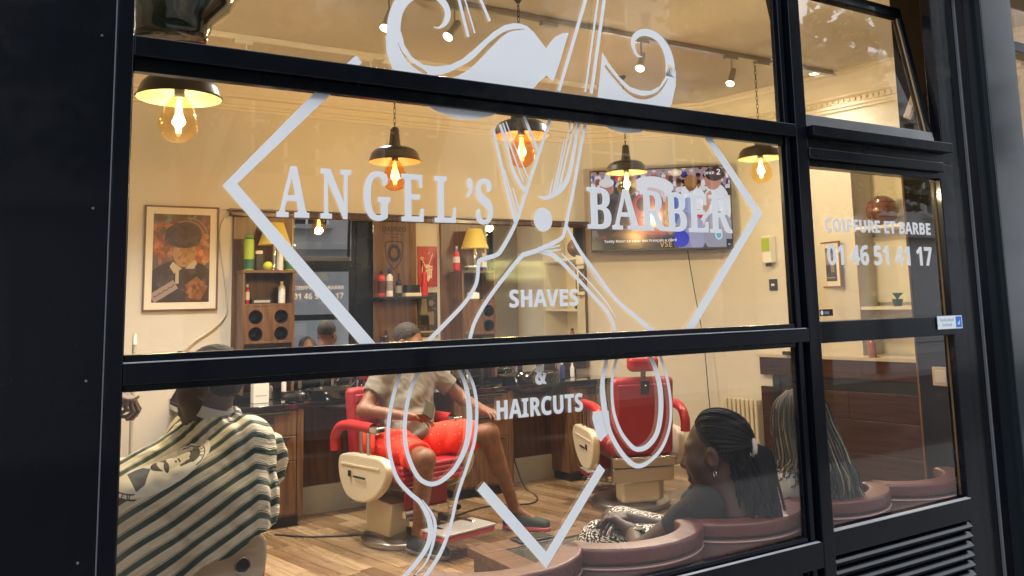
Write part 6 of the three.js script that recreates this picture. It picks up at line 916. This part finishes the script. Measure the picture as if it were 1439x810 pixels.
// ================= THE STREET BEHIND THE CAMERA (seen only as reflections) =================
{
  const b = thing('opposite_building', 'pale stone apartment building across the street, reflected in the panes', 'building', [-14, -.12, 12.4]);
  const stone = std({ color: L(.46, .46, .46), roughness: .85, map: plasterC }), W = 44, Hh = 15;
  part('wall', box(0, 0, 0, W, Hh, 1, 0), stone, b);
  const wf = [], gl = [], sill = [];
  for (let f = 0; f < 4; f++) for (let i = 0; i < 18; i++) { const x = 1 + i * 2.4, y = 3.9 + f * 3.0; const w = part('window', [box(x, y, -.03, x + .06, y + 1.9, -.002, 0), box(x + 1.14, y, -.03, x + 1.2, y + 1.9, -.002, 0), box(x + .57, y, -.03, x + .63, y + 1.9, -.002, 0), box(x, y + 1.84, -.03, x + 1.2, y + 1.9, -.002, 0), box(x, y + .9, -.03, x + 1.2, y + .95, -.001, 0)], M.white, b); part('pane', new THREE.PlaneGeometry(1.08, 1.84).rotateY(Math.PI).translate(x + .6, y + .93, -.004), phy({ color: L(.03, .035, .04), roughness: .1 }), w); part('sill', box(x - .1, y - .12, -.16, x + 1.3, y - .001, -.001, .01), stone, w); }
  for (let f = 0; f < 5; f++) part('string_course', box(0, 3.2 + f * 3, -.22, W, 3.38 + f * 3, -.001, .01), stone, b);
  for (let i = 0; i < 9; i++) part('shop_bay', box(1 + i * 4.8, .3, -.05, 4.8 + i * 4.8, 2.7, -.002, .01), i % 2 ? std({ color: L(.34, .36, .38), roughness: .4 }) : std({ color: L(.5, .5, .5), roughness: .5 }), b);
  const tx = canv(512, 128, (g, w, h) => { g.fillStyle = '#f0e9a0'; g.fillRect(0, 0, w, h); g.fillStyle = '#1c1a10'; g.font = 'bold 74px sans-serif'; g.fillText('LAVERIE 16e', 20, 92); });
  const s = thing('laundry_sign', 'yellow backlit laundry sign across the street, reflected in the main pane', 'sign', [8.95, 2.15, 12.2], Math.PI); part('case', box(-.68, -.2, -.1, .68, .2, 0, .01), M.black, s); part('face', new THREE.PlaneGeometry(1.32, .36).translate(0, 0, .003), std({ color: 0x111111, emissive: 0xffffff, emissiveMap: tx, emissiveIntensity: 5 }), s);
  const tree = (x, z, h, label, n) => {
    const t = thing('street_tree', label, 'tree', [x, -.12, z], 0); const bark = std({ color: L(.11, .095, .075), roughness: .9, bumpMap: plasterB, bumpScale: .02 });
    part('trunk', [tube([[0, 0, 0], [.05, h * .25, .02], [-.04, h * .45, 0], [.1, h * .62, .05]], .13, 24, 10), tube([[-.02, h * .38, 0], [.5, h * .55, .2], [.9, h * .75, .1]], .07, 18, 8), tube([[0, h * .42, 0], [-.5, h * .6, -.2], [-.7, h * .8, -.1]], .065, 18, 8), tube([[.06, h * .55, 0], [.1, h * .75, -.4], [.0, h * .92, -.3]], .055, 18, 8)], bark, t);
    const lf = new THREE.BufferGeometry(); lf.setAttribute('position', new THREE.Float32BufferAttribute([0, 0, 0, .07, .03, .10, 0, .02, .22, -.07, .03, .10], 3)); lf.setIndex([0, 1, 2, 0, 2, 3]); lf.computeVertexNormals(); lf.setAttribute('uv', new THREE.Float32BufferAttribute(8, 2));
    const im = new THREE.InstancedMesh(lf, std({ color: L(.05, .085, .03), roughness: .7, side: THREE.DoubleSide }), n); im.name = 'crown'; im.userData.kind = 'stuff'; const m = new THREE.Matrix4(), q = new THREE.Quaternion(), cl = []; for (let i = 0; i < 40; i++) { const a = rr(0, 6.28), r = rr(.3, 2.0); cl.push([Math.cos(a) * r, h * .74 + rr(-1.4, 2.2), Math.sin(a) * r, rr(.35, .8)]); }
    for (let i = 0; i < n; i++) { const c = cl[i % 40], u = V(rr(-1, 1), rr(-1, 1), rr(-1, 1)); q.setFromEuler(new THREE.Euler(rr(0, 6.28), rr(0, 6.28), rr(0, 6.28))); m.compose(V(c[0] + u.x * c[3], c[1] + u.y * c[3] * .8, c[2] + u.z * c[3]), q, V(1, 1, 1).multiplyScalar(rr(.7, 1.4))); im.setMatrixAt(i, m); } t.add(im);
  };
  tree(2.2, 8.9, 7, 'leafy street tree opposite the left part of the window', 5000); tree(9.6, 5.6, 6.5, 'leafy street tree whose forked trunk reflects in the right pane', 5000); tree(5.3, 9.0, 7.5, 'leafy street tree opposite the mullion', 5000); tree(16, 9.2, 7, 'leafy street tree far along the street', 4000);
}
renderer.render(scene, camera);
